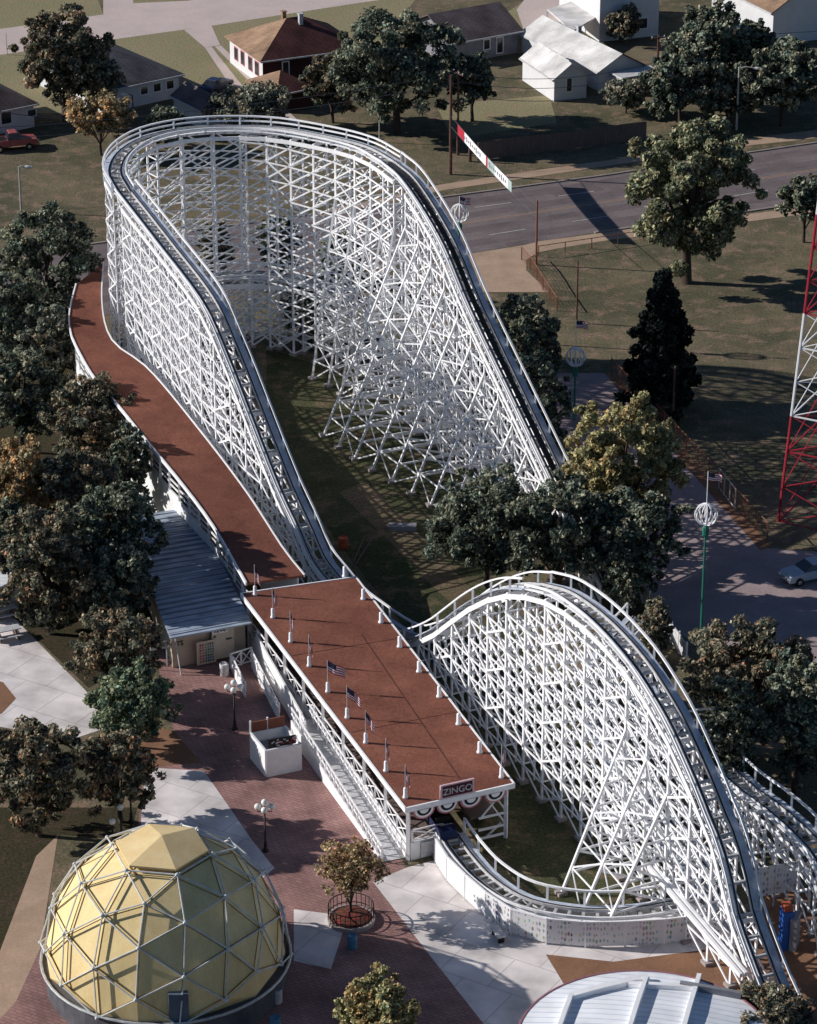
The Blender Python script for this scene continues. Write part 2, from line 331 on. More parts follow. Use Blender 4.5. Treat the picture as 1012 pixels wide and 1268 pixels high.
# four-lane road: far and near kerb lines as surveyed, extended both ways
def ext(pts, k0=80, k1=120):
    pts = [V((p.x, p.y, 0)) for p in pts]
    return [pts[0]+(pts[0]-pts[1]).normalized()*k0]+pts+[pts[-1]+(pts[-1]-pts[-2]).normalized()*k1]
far = ext([G(549, 245), G(650, 231.5), G(757, 217), G(927, 190), G(1009, 178)])
near = ext([G(588, 313), G(736, 288), G(931, 261), G(1012, 249)])
sheet('road', None, .012, 'asphalt', far+near[::-1])
def strip(name, line, w, z0, z1, m, side=0):
    fr = frames(line); mb = MB()
    for i in range(len(line)-1):
        a, b = line[i], line[i+1]; na, nb = fr[i][1], fr[i+1][1]
        mb.prism([a+na*(side-w/2), b+nb*(side-w/2), b+nb*(side+w/2), a+na*(side+w/2)], z0, z1)
    return mb.build(name, m, kind='structure')
strip('kerb', far, .25, 0, .12, 'curb', side=-.13)
strip('kerb', near[2:], .25, 0, .12, 'curb', side=.13)
sheet('sidewalk', [(400, 262), (544, 229), (650, 213), (757, 198), (850, 184), (930, 171), (1100, 150), (1100, 162), (930, 180), (850, 192), (757, 205), (650, 221), (553, 235), (400, 268)], .02, 'sidewalk')
sheet('sidewalk', [(640, 306), (668, 299), (757, 287), (840, 275), (930, 265), (1100, 243), (1100, 252), (930, 274), (840, 288), (757, 297), (690, 308), (640, 318)], .02, 'sidewalk')
cen = [(a+b)/2 for a, b in zip([G(577, 276), G(718, 255), G(936, 222), G(1006, 211)], [G(577, 276), G(718, 255), G(936, 222), G(1006, 211)])]
cl = ext(cen, 40, 60)
strip('road_centre_line', cl, .14, .016, .020, 'yellowline', .16); strip('road_centre_line', cl, .14, .016, .020, 'yellowline', -.16)
for nm, a, b in (('l', G(606, 291), G(653, 283.5)), ('l', G(588, 257), G(636, 250.5))):
    d = (b-a); gap = d.normalized()*9.2
    for k in range(-1, 4):
        strip('lane_dash', [a+gap*k, a+gap*k+d.normalized()*min(4, d.length)], .13, .016, .021, 'whiteline')
dl_ = (cl[3]-cl[1]).normalized(); dn_ = V((-dl_.y, dl_.x, 0))
for off, w_ in ((-5.6, 1.7), (-2.1, 1.5), (1.9, 1.6), (5.4, 1.8)):
    strip('road_wear', [p+dn_*off for p in cl], w_, .0130, .0140, 'wear')
for p_, a_, b_ in ((G(716, 237), 5.5, 1.6), (G(650, 300), 4, 1.2), (G(980, 232), 6, 1.4)):
    sheet('road_patch', None, .0152, 'wear', [p_-dl_*a_/2-dn_*b_/2, p_+dl_*a_/2-dn_*b_/2, p_+dl_*a_/2+dn_*b_/2, p_-dl_*a_/2+dn_*b_/2])
sheet('driveway', [(540, 325), (588, 313.5), (690, 297), (652, 322), (652, 335), (680, 362), (600, 362), (545, 350)], .024, 'sidewalk')
# upper residential street
sheet('street', [(-60, 82), (0, 68), (154, 47), (262, 32), (436, 5), (620, -22), (620, -60), (128, -30), (128, 18), (0, 36), (-60, 44)], .012, 'street')
sheet('lawn', [(-60, 44), (0, 36), (128, 18), (118, -10), (-60, -10)], .006, 'lawn')
sheet('lawn', [(165, 4), (232, 1), (420, -26), (165, -26)], .016, 'lawn')
sheet('lawn', [(0, 68), (154, 47), (262, 32), (436, 5), (520, -8), (440, 100), (330, 118), (240, 112), (150, 140), (0, 140)], .006, 'lawn')
sheet('lawn', [(540, 130), (680, 118), (690, 152), (560, 172)], .006, 'lawn')
sheet('lawn', [(620, 20), (660, -5), (700, 20), (660, 60)], .006, 'lawn')
sheet('driveway', [(228, 37), (262, 31.5), (273, 56), (254, 59)], .018, 'street')
for a in ([(254, 59), (262, 58), (292, 96), (345, 160), (335, 163), (280, 98)], [(266, 57.5), (274, 56.5), (306, 88), (372, 152), (362, 155), (298, 90)]): sheet('driveway', a, .014, 'street')
sheet('driveway', [(640, 12), (660, -14), (700, 0), (705, 60), (655, 55)], .014, 'street')
# park: enclosure grass, plaza, paths
sheet('lawn', [(330, 430), (470, 480), (640, 660), (620, 730), (700, 900), (880, 1110), (840, 1135), (700, 1130), (600, 1060), (520, 800), (330, 560)], .004, 'darkgrass')
sheet('dirt_patch', [(420, 610), (452, 596), (500, 640), (545, 690), (600, 745), (585, 770), (540, 730), (480, 668)], .0065, 'worndirt')
sheet('plaza', [(190, 800), (300, 778), (330, 815), (520, 1100), (620, 1180), (740, 1320), (-60, 1320), (60, 1150), (170, 1040), (178, 950), (215, 905)], .006, 'brick')
sheet('walkway', [(180, 950), (253, 955), (312, 1040), (340, 1075), (300, 1110), (170, 1080)], .010, 'concrete')
sheet('walkway', [(364, 1126), (404, 1131), (428, 1144), (410, 1200), (364, 1190)], .010, 'concrete')
sheet('walkway', [(462, 1092), (505, 1074), (560, 1060), (590, 1105), (640, 1140), (700, 1160), (860, 1155), (915, 1140), (905, 1180), (760, 1195), (676, 1182), (701, 1223), (740, 1320), (640, 1320), (530, 1180)], .010, 'concrete')
sheet('dirt_path', [(676, 1182), (760, 1191), (905, 1172), (940, 1110), (1060, 1090), (1100, 1330), (700, 1330), (701, 1223)], .014, 'dirt')
sheet('path', [(-80, 735), (0, 745), (32, 780), (107, 856), (136, 900), (88, 916), (0, 900), (-80, 930)], .010, 'concrete')
sheet('planting_bed', [(-20, 838), (4, 845), (20, 865), (2, 884), (-20, 890)], .016, 'dirt')
sheet('path', [(72, 1034), (50, 1175), (20, 1240), (-60, 1330), (-60, 1270), (0, 1178), (45, 1060)], .010, 'sidewalk')
sheet('planting_bed', [(-80, 1000), (170, 1000), (160, 1040), (75, 1034), (45, 1060), (0, 1178), (-60, 1270), (-80, 1100)], .008, 'shadesoil')  # dark sheet also stands for shade of trees at left
sheet('planting_bed', [(-80, 420), (90, 380), (170, 520), (210, 640), (200, 800), (110, 852), (32, 778), (-80, 700)], .008, 'shadesoil')
sheet('dirt_path', [(150, 890), (215, 905), (250, 945), (178, 950), (130, 930)], .012, 'dirt')
sheet('paved_lot', [(690, 462), (748, 462), (800, 520), (885, 612), (942, 678), (1100, 690), (1100, 850), (1012, 836), (945, 806), (862, 800), (800, 750), (740, 640), (690, 520)], .006, 'lot')
sheet('dirt_path', [(748, 462), (760, 462), (890, 606), (955, 676), (942, 682), (880, 612), (800, 522)], .012, 'dirt')
# ------------------------------------------------------------------ ROLLER COASTER
bx = lambda px: (G(259, 609), G(400, 735))
def along(A, B, t): return A+(B-A)*t
lA, lB = G(516, 523), G(691, 690)          # lift, on the ground
def on_line(A, B, px, top):
    """point above the ground line A-B that shows at pixel (px, top)"""
    lo, hi = -3.0, 4.0
    for _ in range(60):
        t = (lo+hi)/2; P = along(A, B, t); d = _ray(px, top); x = d[0]*P.y/d[1]
        if (x-P.x)*1 > 0: lo = t
        else: hi = t
    P = along(A, B, t); d = _ray(px, top); k = P.y/d[1]; return V((P.x, P.y, CH+d[2]*k))
lift = [on_line(lA, lB, *p) for p in ((691, 593), (645, 497), (591, 384), (555, 300))]
crest = on_line(lA, lB, 512, 230)
turn = [G(483, 203, crest.z+.1), G(450, 185, crest.z), G(400, 172, crest.z-.3), G(330, 161, crest.z-.7), G(250, 161, crest.z-1.1), G(190, 171, crest.z-1.5), G(155, 190, crest.z-1.9), G(143, 214, crest.z-2.3), G(154, 237, crest.z-2.8)]
dA, dB = G(259, 609), G(400, 735)
drop = [on_line(dA, dB, *p) for p in ((259, 373), (290, 440), (318, 511), (337, 560), (358, 612), (378, 655), (395, 694), (416, 722), (437, 747))]
t0 = turn[-1]; mid = (t0+drop[0])/2; mid.z = t0.z*.57+drop[0].z*.43
dirn = (G(852, 1170)-G(618, 940)); dirn.normalize(); nrm = V((-dirn.y, dirn.x, 0))
hA, hB = G(618, 940)+nrm*.85, G(852, 1170)+nrm*.85
hill = [on_line(hA, hB, *p) for p in ((501, 790), (522, 788), (547, 778), (568, 763), (591, 746), (615, 733), (640, 726), (665, 727), (695, 735), (720, 750), (745, 770), (770, 795), (795, 825), (815, 855), (840, 898), (863, 948), (876, 978), (888, 1009), (900, 1038), (913, 1080), (923, 1130), (941, 1182))]
hill.append(hill[-1]*2-hill[-2]+V((0, 0, .3))); hill.append(hill[-1]*2-hill[-2]+V((0, 0, .4)))
valley = (drop[-1]+hill[0])/2; valley.z = min(drop[-1].z, hill[0].z)-.1
print('crest', crest, 'lift', [tuple(round(c, 1) for c in p) for p in lift], 'drop', [tuple(round(c, 1) for c in p) for p in drop], 'hill', [tuple(round(c, 1) for c in p) for p in hill])
ldir = V(((lB-lA).x, (lB-lA).y, 0)).normalized()
lslope = (lift[1].z-lift[0].z)/V(((lift[1]-lift[0]).x, (lift[1]-lift[0]).y, 0)).length
foot = lift[0]+ldir*((lift[0].z-1.5)/lslope); foot.z = 1.5
feed = [G(556, 1035, 1.3), G(575, 1062, 1.3), G(603, 1092, 1.3), G(645, 1118, 1.3), G(700, 1131, 1.3), G(760, 1134, 1.3), G(825, 1126, 1.3), G(880, 1106, 1.3), V((16.4, 177, 1.3)), V((13.6, 188, 1.3)), V((13.6, 198, 1.3)), foot+ldir*5+V((0, 0, -.2))]
main = [foot]+lift+[crest]+turn+[mid]+drop+[valley]+hill
back = [V((16.0, 196, 1.6)), V((17.6, 186, 2.0)), G(868, 900, 2.6), G(897, 950, 3.6), G(925, 978, 4.6), G(955, 1000, 5.1), G(990, 1030, 5.0), G(1020, 1065, 4.6), G(1036, 1110, 4.0), G(1040, 1150, 3.6)]
inner = []
cc = V((sum(p.x for p in turn)/len(turn)+1.2, sum(p.y for p in turn)/len(turn)-4.2, 0))
for k in range(13):
    a = R(20+k*14.2); inner.append(V((cc.x+9.2*math.cos(a), cc.y+9.2*math.sin(a), 5.7+.8*math.sin(a))))
coaster = thing('roller_coaster', 'white wooden roller coaster with lattice trestles, tall turnaround and two drops', 'roller coaster', G(560, 800))
Wt = .85
def trestle(S, section, lev=1.45, diag='x', rake_l=None, rake_r=None, sides=(1, 1), foot_on=True):
    fr = frames(S); br = MB(); n = len(S)
    for i, p in enumerate(S):
        d, r = fr[i]; z = p.z-.35
        if z < .5: continue
        b = MB(); L, Rr = p-r*Wt, p+r*Wt
        for q in (L, Rr): b.beam((q.x, q.y, 0), (q.x, q.y, z), .19, .12, up=r)
        if z > 3 and section not in ('turn', 'feed', 'inner'):
            b.beam((p.x, p.y, 0), (p.x, p.y, z), .17, .1, up=r)
        k = 0; zz = lev
        while zz < z-.5:
            b.beam((L.x, L.y, zz), (Rr.x, Rr.y, zz), .06, .10)
            z2 = min(zz+lev, z)
            if k % 2 == 0: b.beam((L.x, L.y, zz), (Rr.x, Rr.y, z2), .06, .10)
            else: b.beam((Rr.x, Rr.y, zz), (L.x, L.y, z2), .06, .10)
            zz += lev; k += 1
        b.beam((L.x, L.y, z-.1), (Rr.x, Rr.y, z-.1), .12, .3)
        rk = []
        for sgn, rake in ((-1, rake_l), (1, rake_r)):
            if not rake: continue
            e = rake(i, p)
            if not e: continue
            q = p+r*sgn*Wt; zt = z*e[0]; out = q+r*sgn*e[1]
            b.beam((out.x, out.y, 0), (q.x, q.y, zt), .16, .16); rk.append((out, q, zt))
            zz = lev
            while zz < zt-1:
                t = zz/zt; b.beam((out.x+(q.x-out.x)*t, out.y+(q.y-out.y)*t, zz), (q.x, q.y, min(z, zz+.1)), .07, .16)
                t2 = min(1, (zz+lev)/zt)
                b.beam((q.x, q.y, zz), (out.x+(q.x-out.x)*t2, out.y+(q.y-out.y)*t2, min(z, zz+lev)), .07, .14); zz += lev
        for q in [L, Rr]+[k[0] for k in rk]: b.box((q.x, q.y, 0), .62, .62, .22, math.atan2(r.y, r.x), 1)
        part(b, 'bent', ['white', 'footing'], coaster)
        # longitudinal bracing to the next bent
        if i+1 < n:
            p2 = S[i+1]; d2, r2 = fr[i+1]; z2 = p2.z-.35
            for sgn in (-1, 1):
                a, c = p+r*sgn*(Wt+.1), p2+r2*sgn*(Wt+.1); zz = lev
                while zz < min(z, z2)-.4:
                    br.beam((a.x, a.y, zz), (c.x, c.y, zz), .07, .115); zz += lev
                zz = 0.15
                while zz < max(z, z2)+lev:
                    # long parallel diagonals running down along the course
                    up_first = diag == 'down' or (diag in ('x', 'turn') and (sgn == -1 or int(zz/lev) % 2 == 0))
                    za, zc = (zz+lev, zz) if up_first else (zz, zz+lev)
                    if za < z+.1 and zc < z2+.1: br.beam((a.x, a.y, za), (c.x, c.y, zc), .07, .135)
                    zz += lev
                if sgn == 1 and diag != 'turn':
                    zz = .15+lev*.5
                    while zz < max(z, z2):
                        za, zc = (zz, zz+lev) if diag == 'up' else (zz+lev, zz)
                        if max(za-z, zc-z2) < .1: br.beam((p.x, p.y, za), (p2.x, p2.y, zc), .06, .12)
                        zz += lev
                if max(z, z2) > 6 and i % 3 == 0:
                    zz = .15
                    while zz+lev*1.0 < min(z, z2): br.beam((a.x, a.y, zz if diag != 'up' else zz+lev), (c.x, c.y, zz+lev if diag != 'up' else zz), .06, .14); zz += 2*lev
                br.beam((a.x, a.y, z-.2), (c.x, c.y, z2-.2), .09, .34)
            # bracing between neighbouring rakers
            if rk and i+1 < n:
                for (sgn, rake) in ((-1, rake_l), (1, rake_r)):
                    if not rake or not rake(i, p) or not rake(i+1, p2): continue
                    e, e2 = rake(i, p), rake(i+1, p2)
                    q, q2 = p+r*sgn*Wt, p2+r2*sgn*Wt; o1, o2 = q+r*sgn*e[1], q2+r2*sgn*e2[1]
                    zt1, zt2 = z*e[0], z2*e2[0]; A = V((o1.x, o1.y, 0)); B = V((q.x, q.y, zt1)); C = V((o2.x, o2.y, 0)); D = V((q2.x, q2.y, zt2))
                    m = max(2, int(min(zt1, zt2)/lev))
                    for k in range(m):
                        t, t2 = k/m, (k+1)/m
                        if k: br.beam(A.lerp(B, t), C.lerp(D, t), .06, .11)
                        if k % 2 == i % 2: br.beam(A.lerp(B, t), C.lerp(D, t2), .06, .11)
                        else: br.beam(A.lerp(B, t2), C.lerp(D, t), .06, .11)
    part(br, 'bracing', 'white', coaster)
    return fr
def ribbon(mb, S, fr, off0, off1, z0, z1, mi=0):
    """rectangular strip following the course between two lateral offsets and two heights above it"""
    for i in range(len(S)-1):
        c = []
        for j in (i, i+1):
            p, r = S[j], fr[j][1]; a, b = p+r*off0, p+r*off1
            c.append([(a.x, a.y, p.z+z0), (b.x, b.y, p.z+z0), (b.x, b.y, p.z+z1), (a.x, a.y, p.z+z1)])
        A, B = c; o = len(mb.v); mb.v += A+B
        fs = [(0, 1, 5, 4), (1, 2, 6, 5), (2, 3, 7, 6), (3, 0, 4, 7)]
        if i == 0: fs.append((0, 3, 2, 1))
        if i == len(S)-2: fs.append((4, 5, 6, 7))
        for f in fs: mb.f.append(tuple(x+o for x in f)); mb.m.append(mi)
def deck(P, rail_sides, name_mat='white', guard=None, chain=None, step=.9, walk=True, hh=.9, double=False):
    S = spline(P, step); fr = frames(S); n = len(S)
    ties = MB()
    for i in range(n):
        d, r = fr[i]; p = S[i]
        ties.beam(p-r*.85+V((0, 0, -.06)), p+r*.85+V((0, 0, -.06)), .2, .14)
    part(ties, 'cross_tie', 'tie', coaster, kind='stuff')
    for s in (-1, 1):
        rb = MB(); ribbon(rb, S, fr, s*.5-.12, s*.5+.12, .012, .2, 0); ribbon(rb, S, fr, s*.5-.05, s*.5+.05, .203, .225, 1)
        part(rb, 'rail', ['dullwhite', 'rail'], coaster)
    # side boards: wide walkway where people walk, plain white plank elsewhere
    for s in (-1, 1):
        wm = 'walk' if s in rail_sides else 'white'; w = .46 if s in rail_sides else .28
        wb = MB(); a0, a1 = sorted((s*.64, s*(.64+w))); ribbon(wb, S, fr, a0, a1, .012, .07); part(wb, 'walkway', wm, coaster)
        hb = MB(); off = s*(.64+w-.05)
        if s in rail_sides:
            ribbon(hb, S, fr, off-.07, off+.07, hh-.06, hh+.07)
            if double: ribbon(hb, S, fr, off-.04, off+.04, hh*.5-.07, hh*.5+.07)
            for i in range(0, n, 3):
                p, r = S[i], fr[i][1]; q = p+r*off; hb.beam((q.x, q.y, p.z-.3), (q.x, q.y, p.z+hh-.07), .13, .13)
        else:
            ribbon(hb, S, fr, off-.05, off+.05, .3, .46)
            for i in range(0, n, 3):
                p, r = S[i], fr[i][1]; q = p+r*off; hb.beam((q.x, q.y, p.z+.07), (q.x, q.y, p.z+.3), .12, .12)
        part(hb, 'handrail', 'white', coaster)
    if chain:
        cb = MB(); ribbon(cb, S, fr, -.2, .2, .01, .16, 0); part(cb, 'lift_chain', 'rail', coaster)
    return S, fr
mainS = spline(main, 2.7)
def idx_of(pt): return min(range(len(mainS)), key=lambda i: (mainS[i]-pt).length)
i_crest, i_turn, i_val = idx_of(crest), idx_of(turn[-1]), idx_of(valley)
print('bents', len(mainS), i_crest, i_turn, i_val)
liftS, turnS, dropS, hillS = mainS[:i_crest+1], mainS[i_crest:i_turn+1], mainS[i_turn:i_val+1], mainS[i_val:]
trestle(liftS, 'lift', diag='up', rake_l=lambda i, p: (.86, min(8.0, p.z*.36)) if p.z > 5 else None)
trestle(turnS[1:], 'turn', lev=1.6, diag='x', rake_l=lambda i, p: (.8, 3.0) if i < 5 else None)
trestle(dropS[1:], 'drop', diag='down')
apex = max(range(len(hillS)), key=lambda i: hillS[i].z)
rk0 = min(range(len(hillS)), key=lambda i: (V((hillS[i].x, hillS[i].y, 0))-G(779, 1074)).length)-1
trestle(hillS[1:], 'hill', diag='down', rake_r=lambda i, p: (.72, 4.3) if rk0 <= i <= rk0+2 else None)
k_crest = main.index(crest)
deck(main[:k_crest+2], (1,), chain=True)
kt = main.index(turn[-1])
deck(main[k_crest+1:kt+1], (1,), hh=.85, double=True)
deck(main[kt:main.index(valley)+1], (-1,))
kh = main.index(hill[7])
deck(main[main.index(valley):kh+1], (-1, 1), hh=.85)
deck(main[kh:], (-1,))
feedS = spline(feed, 2.7); trestle(feedS, 'feed', lev=1.5)
deck(feed, (-1,), hh=1.1)
backS = spline(back, 2.6); trestle(backS, 'back', lev=1.6)
deck(back, (-1,), hh=1.0)
innerS = spline(inner, 2.7); trestle(innerS, 'inner', lev=1.9)
deck(inner, (1,), hh=.8)
# two long raking stringers under the second drop
sb = MB()
for off in (0, .35):
    a, b = T(808, 1068, 1124)-nrm*(.1+off), T(926, 1206, 1250)-nrm*(.1+off)
    sb.beam(a, b, .2, .28)
part(sb, 'raking_stringer', 'white', coaster)
# ------------------------------------------------------------------ STATION
stA, stB, stC, stD = G(300, 735, 4.2), G(440, 715, 4.2), G(635, 970, 4.2), G(503, 1000, 4.2)
fx = V(((stC-stD).x, (stC-stD).y, 0)).normalized(); fy = V(((stA-stD).x, (stA-stD).y, 0)).normalized()
station = thing('station_building', 'open coaster station with flat brown roof, white frame and red bunting', 'station', (stD.x, stD.y, 0))
rb = MB(); quad = [stD, stC, stB, stA]; rb.prism(quad, 4.0, 4.2); roof = part(rb, 'roof', 'brown', station)
fb = MB()
for a, b in zip(quad, quad[1:]+quad[:1]):
    a, b = V((a.x, a.y, 4.06)), V((b.x, b.y, 4.06)); d = (b-a).normalized(); nn = V((d.y, -d.x, 0))*.07
    fb.beam(a+nn-d*.1, b+nn+d*.1, .12, .36)
part(fb, 'fascia', 'white', station)
sm = MB()
def roofpt(u, v, z=4.2):
    a = stD.lerp(stC, u); b = stA.lerp(stB, u); p = a.lerp(b, v); return V((p.x, p.y, z))
sm.beam(roofpt(.60, .04, 4.208), roofpt(.70, .72, 4.208), .07, .012)
for v in (.32, .68): sm.beam(roofpt(.02, v, 4.212), roofpt(.98, v, 4.208), .04, .012)
part(sm, 'roof_seam', 'seam', roof)
def stp(u, v, z=0.0):
    """station plan inset from the roof edge"""
    return roofpt(.04+u*.92, .012+v*.976, z)
NC = 9
for i in range(NC):
    v = i/(NC-1)
    for u in (0, 1):
        q = stp(u, v); cb = MB(); cb.beam((q.x, q.y, 0), (q.x, q.y, 4.0), .22, .22); part(cb, 'column', 'white', station)
wb = MB()
def wallseg(mb, p, q, z0, z1, th=.12, mi=0):
    p, q = V(p), V(q); d = (q-p).normalized(); n = V((-d.y, d.x, 0))*th/2
    mb.prism([(p+n).to_tuple(), (q+n).to_tuple(), (q-n).to_tuple(), (p-n).to_tuple()], z0, z1, mi)
wallseg(wb, stp(0, .005), stp(0, 1), 0, 1.25, .14)
wallseg(wb, stp(.02, -.001), stp(.36, -.001), 0, 1.3, .14)
part(wb, 'base_wall', 'whitewall', station)
pf = MB(); pf.prism([stp(.03, .01), stp(.38, .01), stp(.38, .98), stp(.03, .98)], .9, 1.1); pf.prism([stp(.72, .05), stp(.99, .05), stp(.99, .98), stp(.72, .98)], .9, 1.1)
part(pf, 'platform', 'wood', station)
def xrail(mb, p, q, z0, z1, bays, th=.09, x=True):
    p, q = V(p), V(q); p = V((p.x, p.y, 0)); q = V((q.x, q.y, 0))
    for i in range(bays+1):
        a = p.lerp(q, i/bays); mb.beam((a.x, a.y, z0), (a.x, a.y, z1), th+.03)
        if i < bays:
            b = p.lerp(q, (i+1)/bays)
            for z in (z0+.1, z1-.04): mb.beam((a.x, a.y, z), (b.x, b.y, z), th*.8, th)
            if x:
                mb.beam((a.x, a.y, z0+.1), (b.x, b.y, z1-.1), th*.5, th*.8); mb.beam((a.x, a.y, z1-.1), (b.x, b.y, z0+.1), th*.7, th*.8)
for i in range(NC-1):
    rbm = MB(); xrail(rbm, stp(0, i/(NC-1)+.006), stp(0, (i+1)/(NC-1)-.006), 1.25, 2.35, 2); part(rbm, 'railing', 'white', station)
for i in range(NC-1):
    ub = MB(); a, b = stp(0, i/(NC-1)), stp(0, (i+1)/(NC-1)); wallseg(ub, a, b, 3.3, 3.55, .1); part(ub, 'side_beam', 'white', station)
rbm = MB(); xrail(rbm, stp(.04, 0), stp(.35, 0), 1.3, 2.2, 1); part(rbm, 'railing', 'white', station)
sf = MB()
for z in (.35, 1.0, 1.9): sf.beam(stp(.72, .0, z), stp(1, .0, z), .1, .14)
sf.beam(stp(.74, 0, 1.9), stp(.97, 0, 3.6), .08, .12); sf.beam(stp(.97, .01, 1.0), stp(.8, .01, .1), .08, .12)
for k in range(6):
    a, b = stp(1, k/8+.01), stp(1, (k+1)/8); sf.beam((a.x, a.y, 1.0), (b.x, b.y, 1.0), .1, .14); sf.beam((a.x, a.y, 2.0), (b.x, b.y, 2.0), .1, .14)
part(sf, 'side_frame', 'white', station)
dw = MB(); dw.prism([stp(.955, .12), stp(.975, .12), stp(.975, .985), stp(.955, .985)], 0, 3.98); part(dw, 'side_wall', 'greywall', station)
dw = MB(); dw.prism([stp(.1, .99), stp(.9, .99), stp(.9, 1), stp(.1, 1)], 0, 4.0); part(dw, 'back_wall', 'greywall', station)
dd = MB(); a, b = stp(.12, -.006), stp(.3, -.006); wallseg(dd, a, b, .1, 1.22, .05); part(dd, 'door', 'dullwhite', station)
# sign board above the front edge
so = stD.lerp(stC, .45); fn = V((fx.y, -fx.x, 0))
sg = MB(); a, b = stD.lerp(stC, .315)+fn*.02, stD.lerp(stC, .63)+fn*.02
wallseg(sg, a, b, 4.26, 5.25, .14, 0)
sign = part(sg, 'sign_board', mat('pale_pink_frame', (.72, .52, .54), (.6, .4, .42), 2, .6), station)
s2 = MB(); wallseg(s2, a.lerp(b, .06)+fn*.08, a.lerp(b, .94)+fn*.08, 4.36, 5.15, .05); part(s2, 'sign_face', mat('sign_maroon', (.10, .02, .035), (.07, .016, .03), 2, .6), sign)
ce = (a+b)/2+fn*.125; text('ZINGO', .64, 'dullwhite', (ce.x, ce.y, 4.74), (fx.x, fx.y, 0), (fx.x*.28, fx.y*.28, 1), 'lettering', sign)
for i, t in enumerate((.16, .38, .60, .83)):
    c = stD.lerp(stC, t)+fn*.1; rings = ((.78, 'pink', .0), (.66, 'white', .02), (.5, 'black', .04), (.32, 'white', .06))
    holder = None
    for rad, mn, off in rings:
        e = MB(); pts = []
        for k in range(17):
            a_ = math.pi*k/16; x = rad*math.cos(a_); z = -rad*.92*math.sin(a_); p = c+fn*off+fx*x; pts.append((p.x, p.y, 3.86+z))
        e.poly(pts); o = part(e, 'bunting' if holder is None else 'bunting_band', mn, station if holder is None else holder)
        if holder is None: holder = o
# flags and stubs on the station roof, left row with flags, right row bare
def flagmesh(length, droop, h=.62, seed=0):
    """cloth of nine striped bands and a canton, hanging from the pole side at x = 0"""
    nx, nz = 12, 9; mb = MB(); rnd = random.Random(seed); ph = rnd.random()*6
    def pt(i, j):
        u = i/nx; x = length*u*math.cos(droop*.95); z = -h*(1-j/nz) - length*u*math.sin(droop); y = .09*math.sin(u*8+ph)*(.3+u)
        return (x, y, z)
    for i in range(nx):
        for j in range(nz):
            mb._add([pt(i, j), pt(i+1, j), pt(i+1, j+1), pt(i, j+1)], [(0, 1, 2, 3)], 2 if (i < nx*.42 and j >= 4) else (0 if j % 2 == 0 else 1))
    return mb
posts_l = [(316, 737), (338, 765), (360, 795), (383, 825), (406, 857), (430, 889), (453, 920), (478, 955), (502, 988)]
flagspec = [(.9, 1.25), (.85, 1.3), (.85, 1.35), (.95, 1.4), (1.15, .42), (1.1, .72), (.95, 1.05), (.9, 1.4), (.9, 1.35)]
ordl = ['backmost', 'second from the back', 'third from the back', 'fourth from the back', 'fifth from the back, streaming widest', 'sixth from the back, half furled', 'third from the front', 'second from the front', 'nearest the front']
def flagthing(px, py, L, dr, lab, seed, face=-.15):
    b = G(px, py, 4.2); t = thing('roof_flag', lab, 'flag', b, 'flags along the station roof')
    st = MB(); st.lathe(b, [(.17, 0), (.17, .12), (.13, .14), (.12, .72), (.05, .78)], 10); part(st, 'base_post', 'white', t, True)
    pm = MB(); pm.tube([b+V((0, 0, .7)), b+V((0, 0, 2.45))], .028, 6); part(pm, 'pole', 'dullwhite', t)
    fm = flagmesh(L*1.15, dr, .78, seed); f = fm.build('cloth', ['red', 'white', 'navy'], t); f.location = (0, 0, 2.42); f.rotation_euler = (0, 0, face); return t
for i, (p, fsp) in enumerate(zip(posts_l, flagspec)):
    flagthing(*p, *fsp, 'striped flag on left edge of brown roof, '+ordl[i], i)
posts_r = [(427, 714), (450, 742), (472, 771), (495, 801), (519, 832), (544, 863), (568, 897), (594, 932)]
ordr = ['backmost', 'second from the back', 'third from the back', 'fourth from the back', 'fourth from the front', 'third from the front', 'second from the front', 'nearest the front flag']
stub0 = None
for i, p in enumerate(posts_r):
    b = G(*p, 4.2); lab = 'bare white post stub on right edge of brown roof, '+ordr[i]
    if stub0 is None:
        mb = MB(); mb.lathe(b, [(.2, 0), (.2, .1), (.14, .12), (.135, .8), (.05, .84)], 10); stub0 = mb.build('roof_post', 'white', None, True, loc=tuple(b)); tag(stub0, lab, 'post', 'bare posts along the station roof')
    else: dup(stub0, None, b, lab)
flagthing(621, 963, .8, 1.45, 'drooping pink and white flag at front right corner of brown roof', 21)
# ramp along the station's left side
ramp = thing('access_ramp', 'long white ramp with railings sloping along left side of station', 'ramp', G(470, 1076))
def rp(t, off, z=0.0):
    q = stp(0, t); n = V((-fy.y, fy.x, 0)); n = n if n.x < 0 else -n; q = q+n*off; return V((q.x, q.y, z))
rs = MB(); N = 10
for i in range(N):
    t0_, t1_ = .01+.55*i/N, .01+.55*(i+1)/N; z0, z1 = 1.2*i/N, 1.2*(i+1)/N
    for o, hh in ((1.65, .85), (.12, .0)):
        pass
    a, b, c, d = rp(t0_, .12, z0+.05), rp(t1_, .12, z1+.05), rp(t1_, 1.6, z1+.05), rp(t0_, 1.6, z0+.05)
    rs.poly([a, d, c, b])
part(rs, 'ramp_deck', 'dullwhite', ramp)
ow = MB()
for i in range(N):
    t0_, t1_ = .01+.55*i/N, .01+.55*(i+1)/N; z0, z1 = 1.2*i/N+.25, 1.2*(i+1)/N+.25
    a, b = rp(t0_, 1.62), rp(t1_, 1.62); n = (rp(t0_, 1.72)-a)
    ow._add([a, b, b+V((0, 0, z1)), a+V((0, 0, z0)), a+n, b+n, b+n+V((0, 0, z1)), a+n+V((0, 0, z0))], [(0, 1, 2, 3), (7, 6, 5, 4), (3, 2, 6, 7), (0, 4, 5, 1), (0, 3, 7, 4), (1, 5, 6, 2)], 0)
part(ow, 'outer_wall', 'whitewall', ramp)
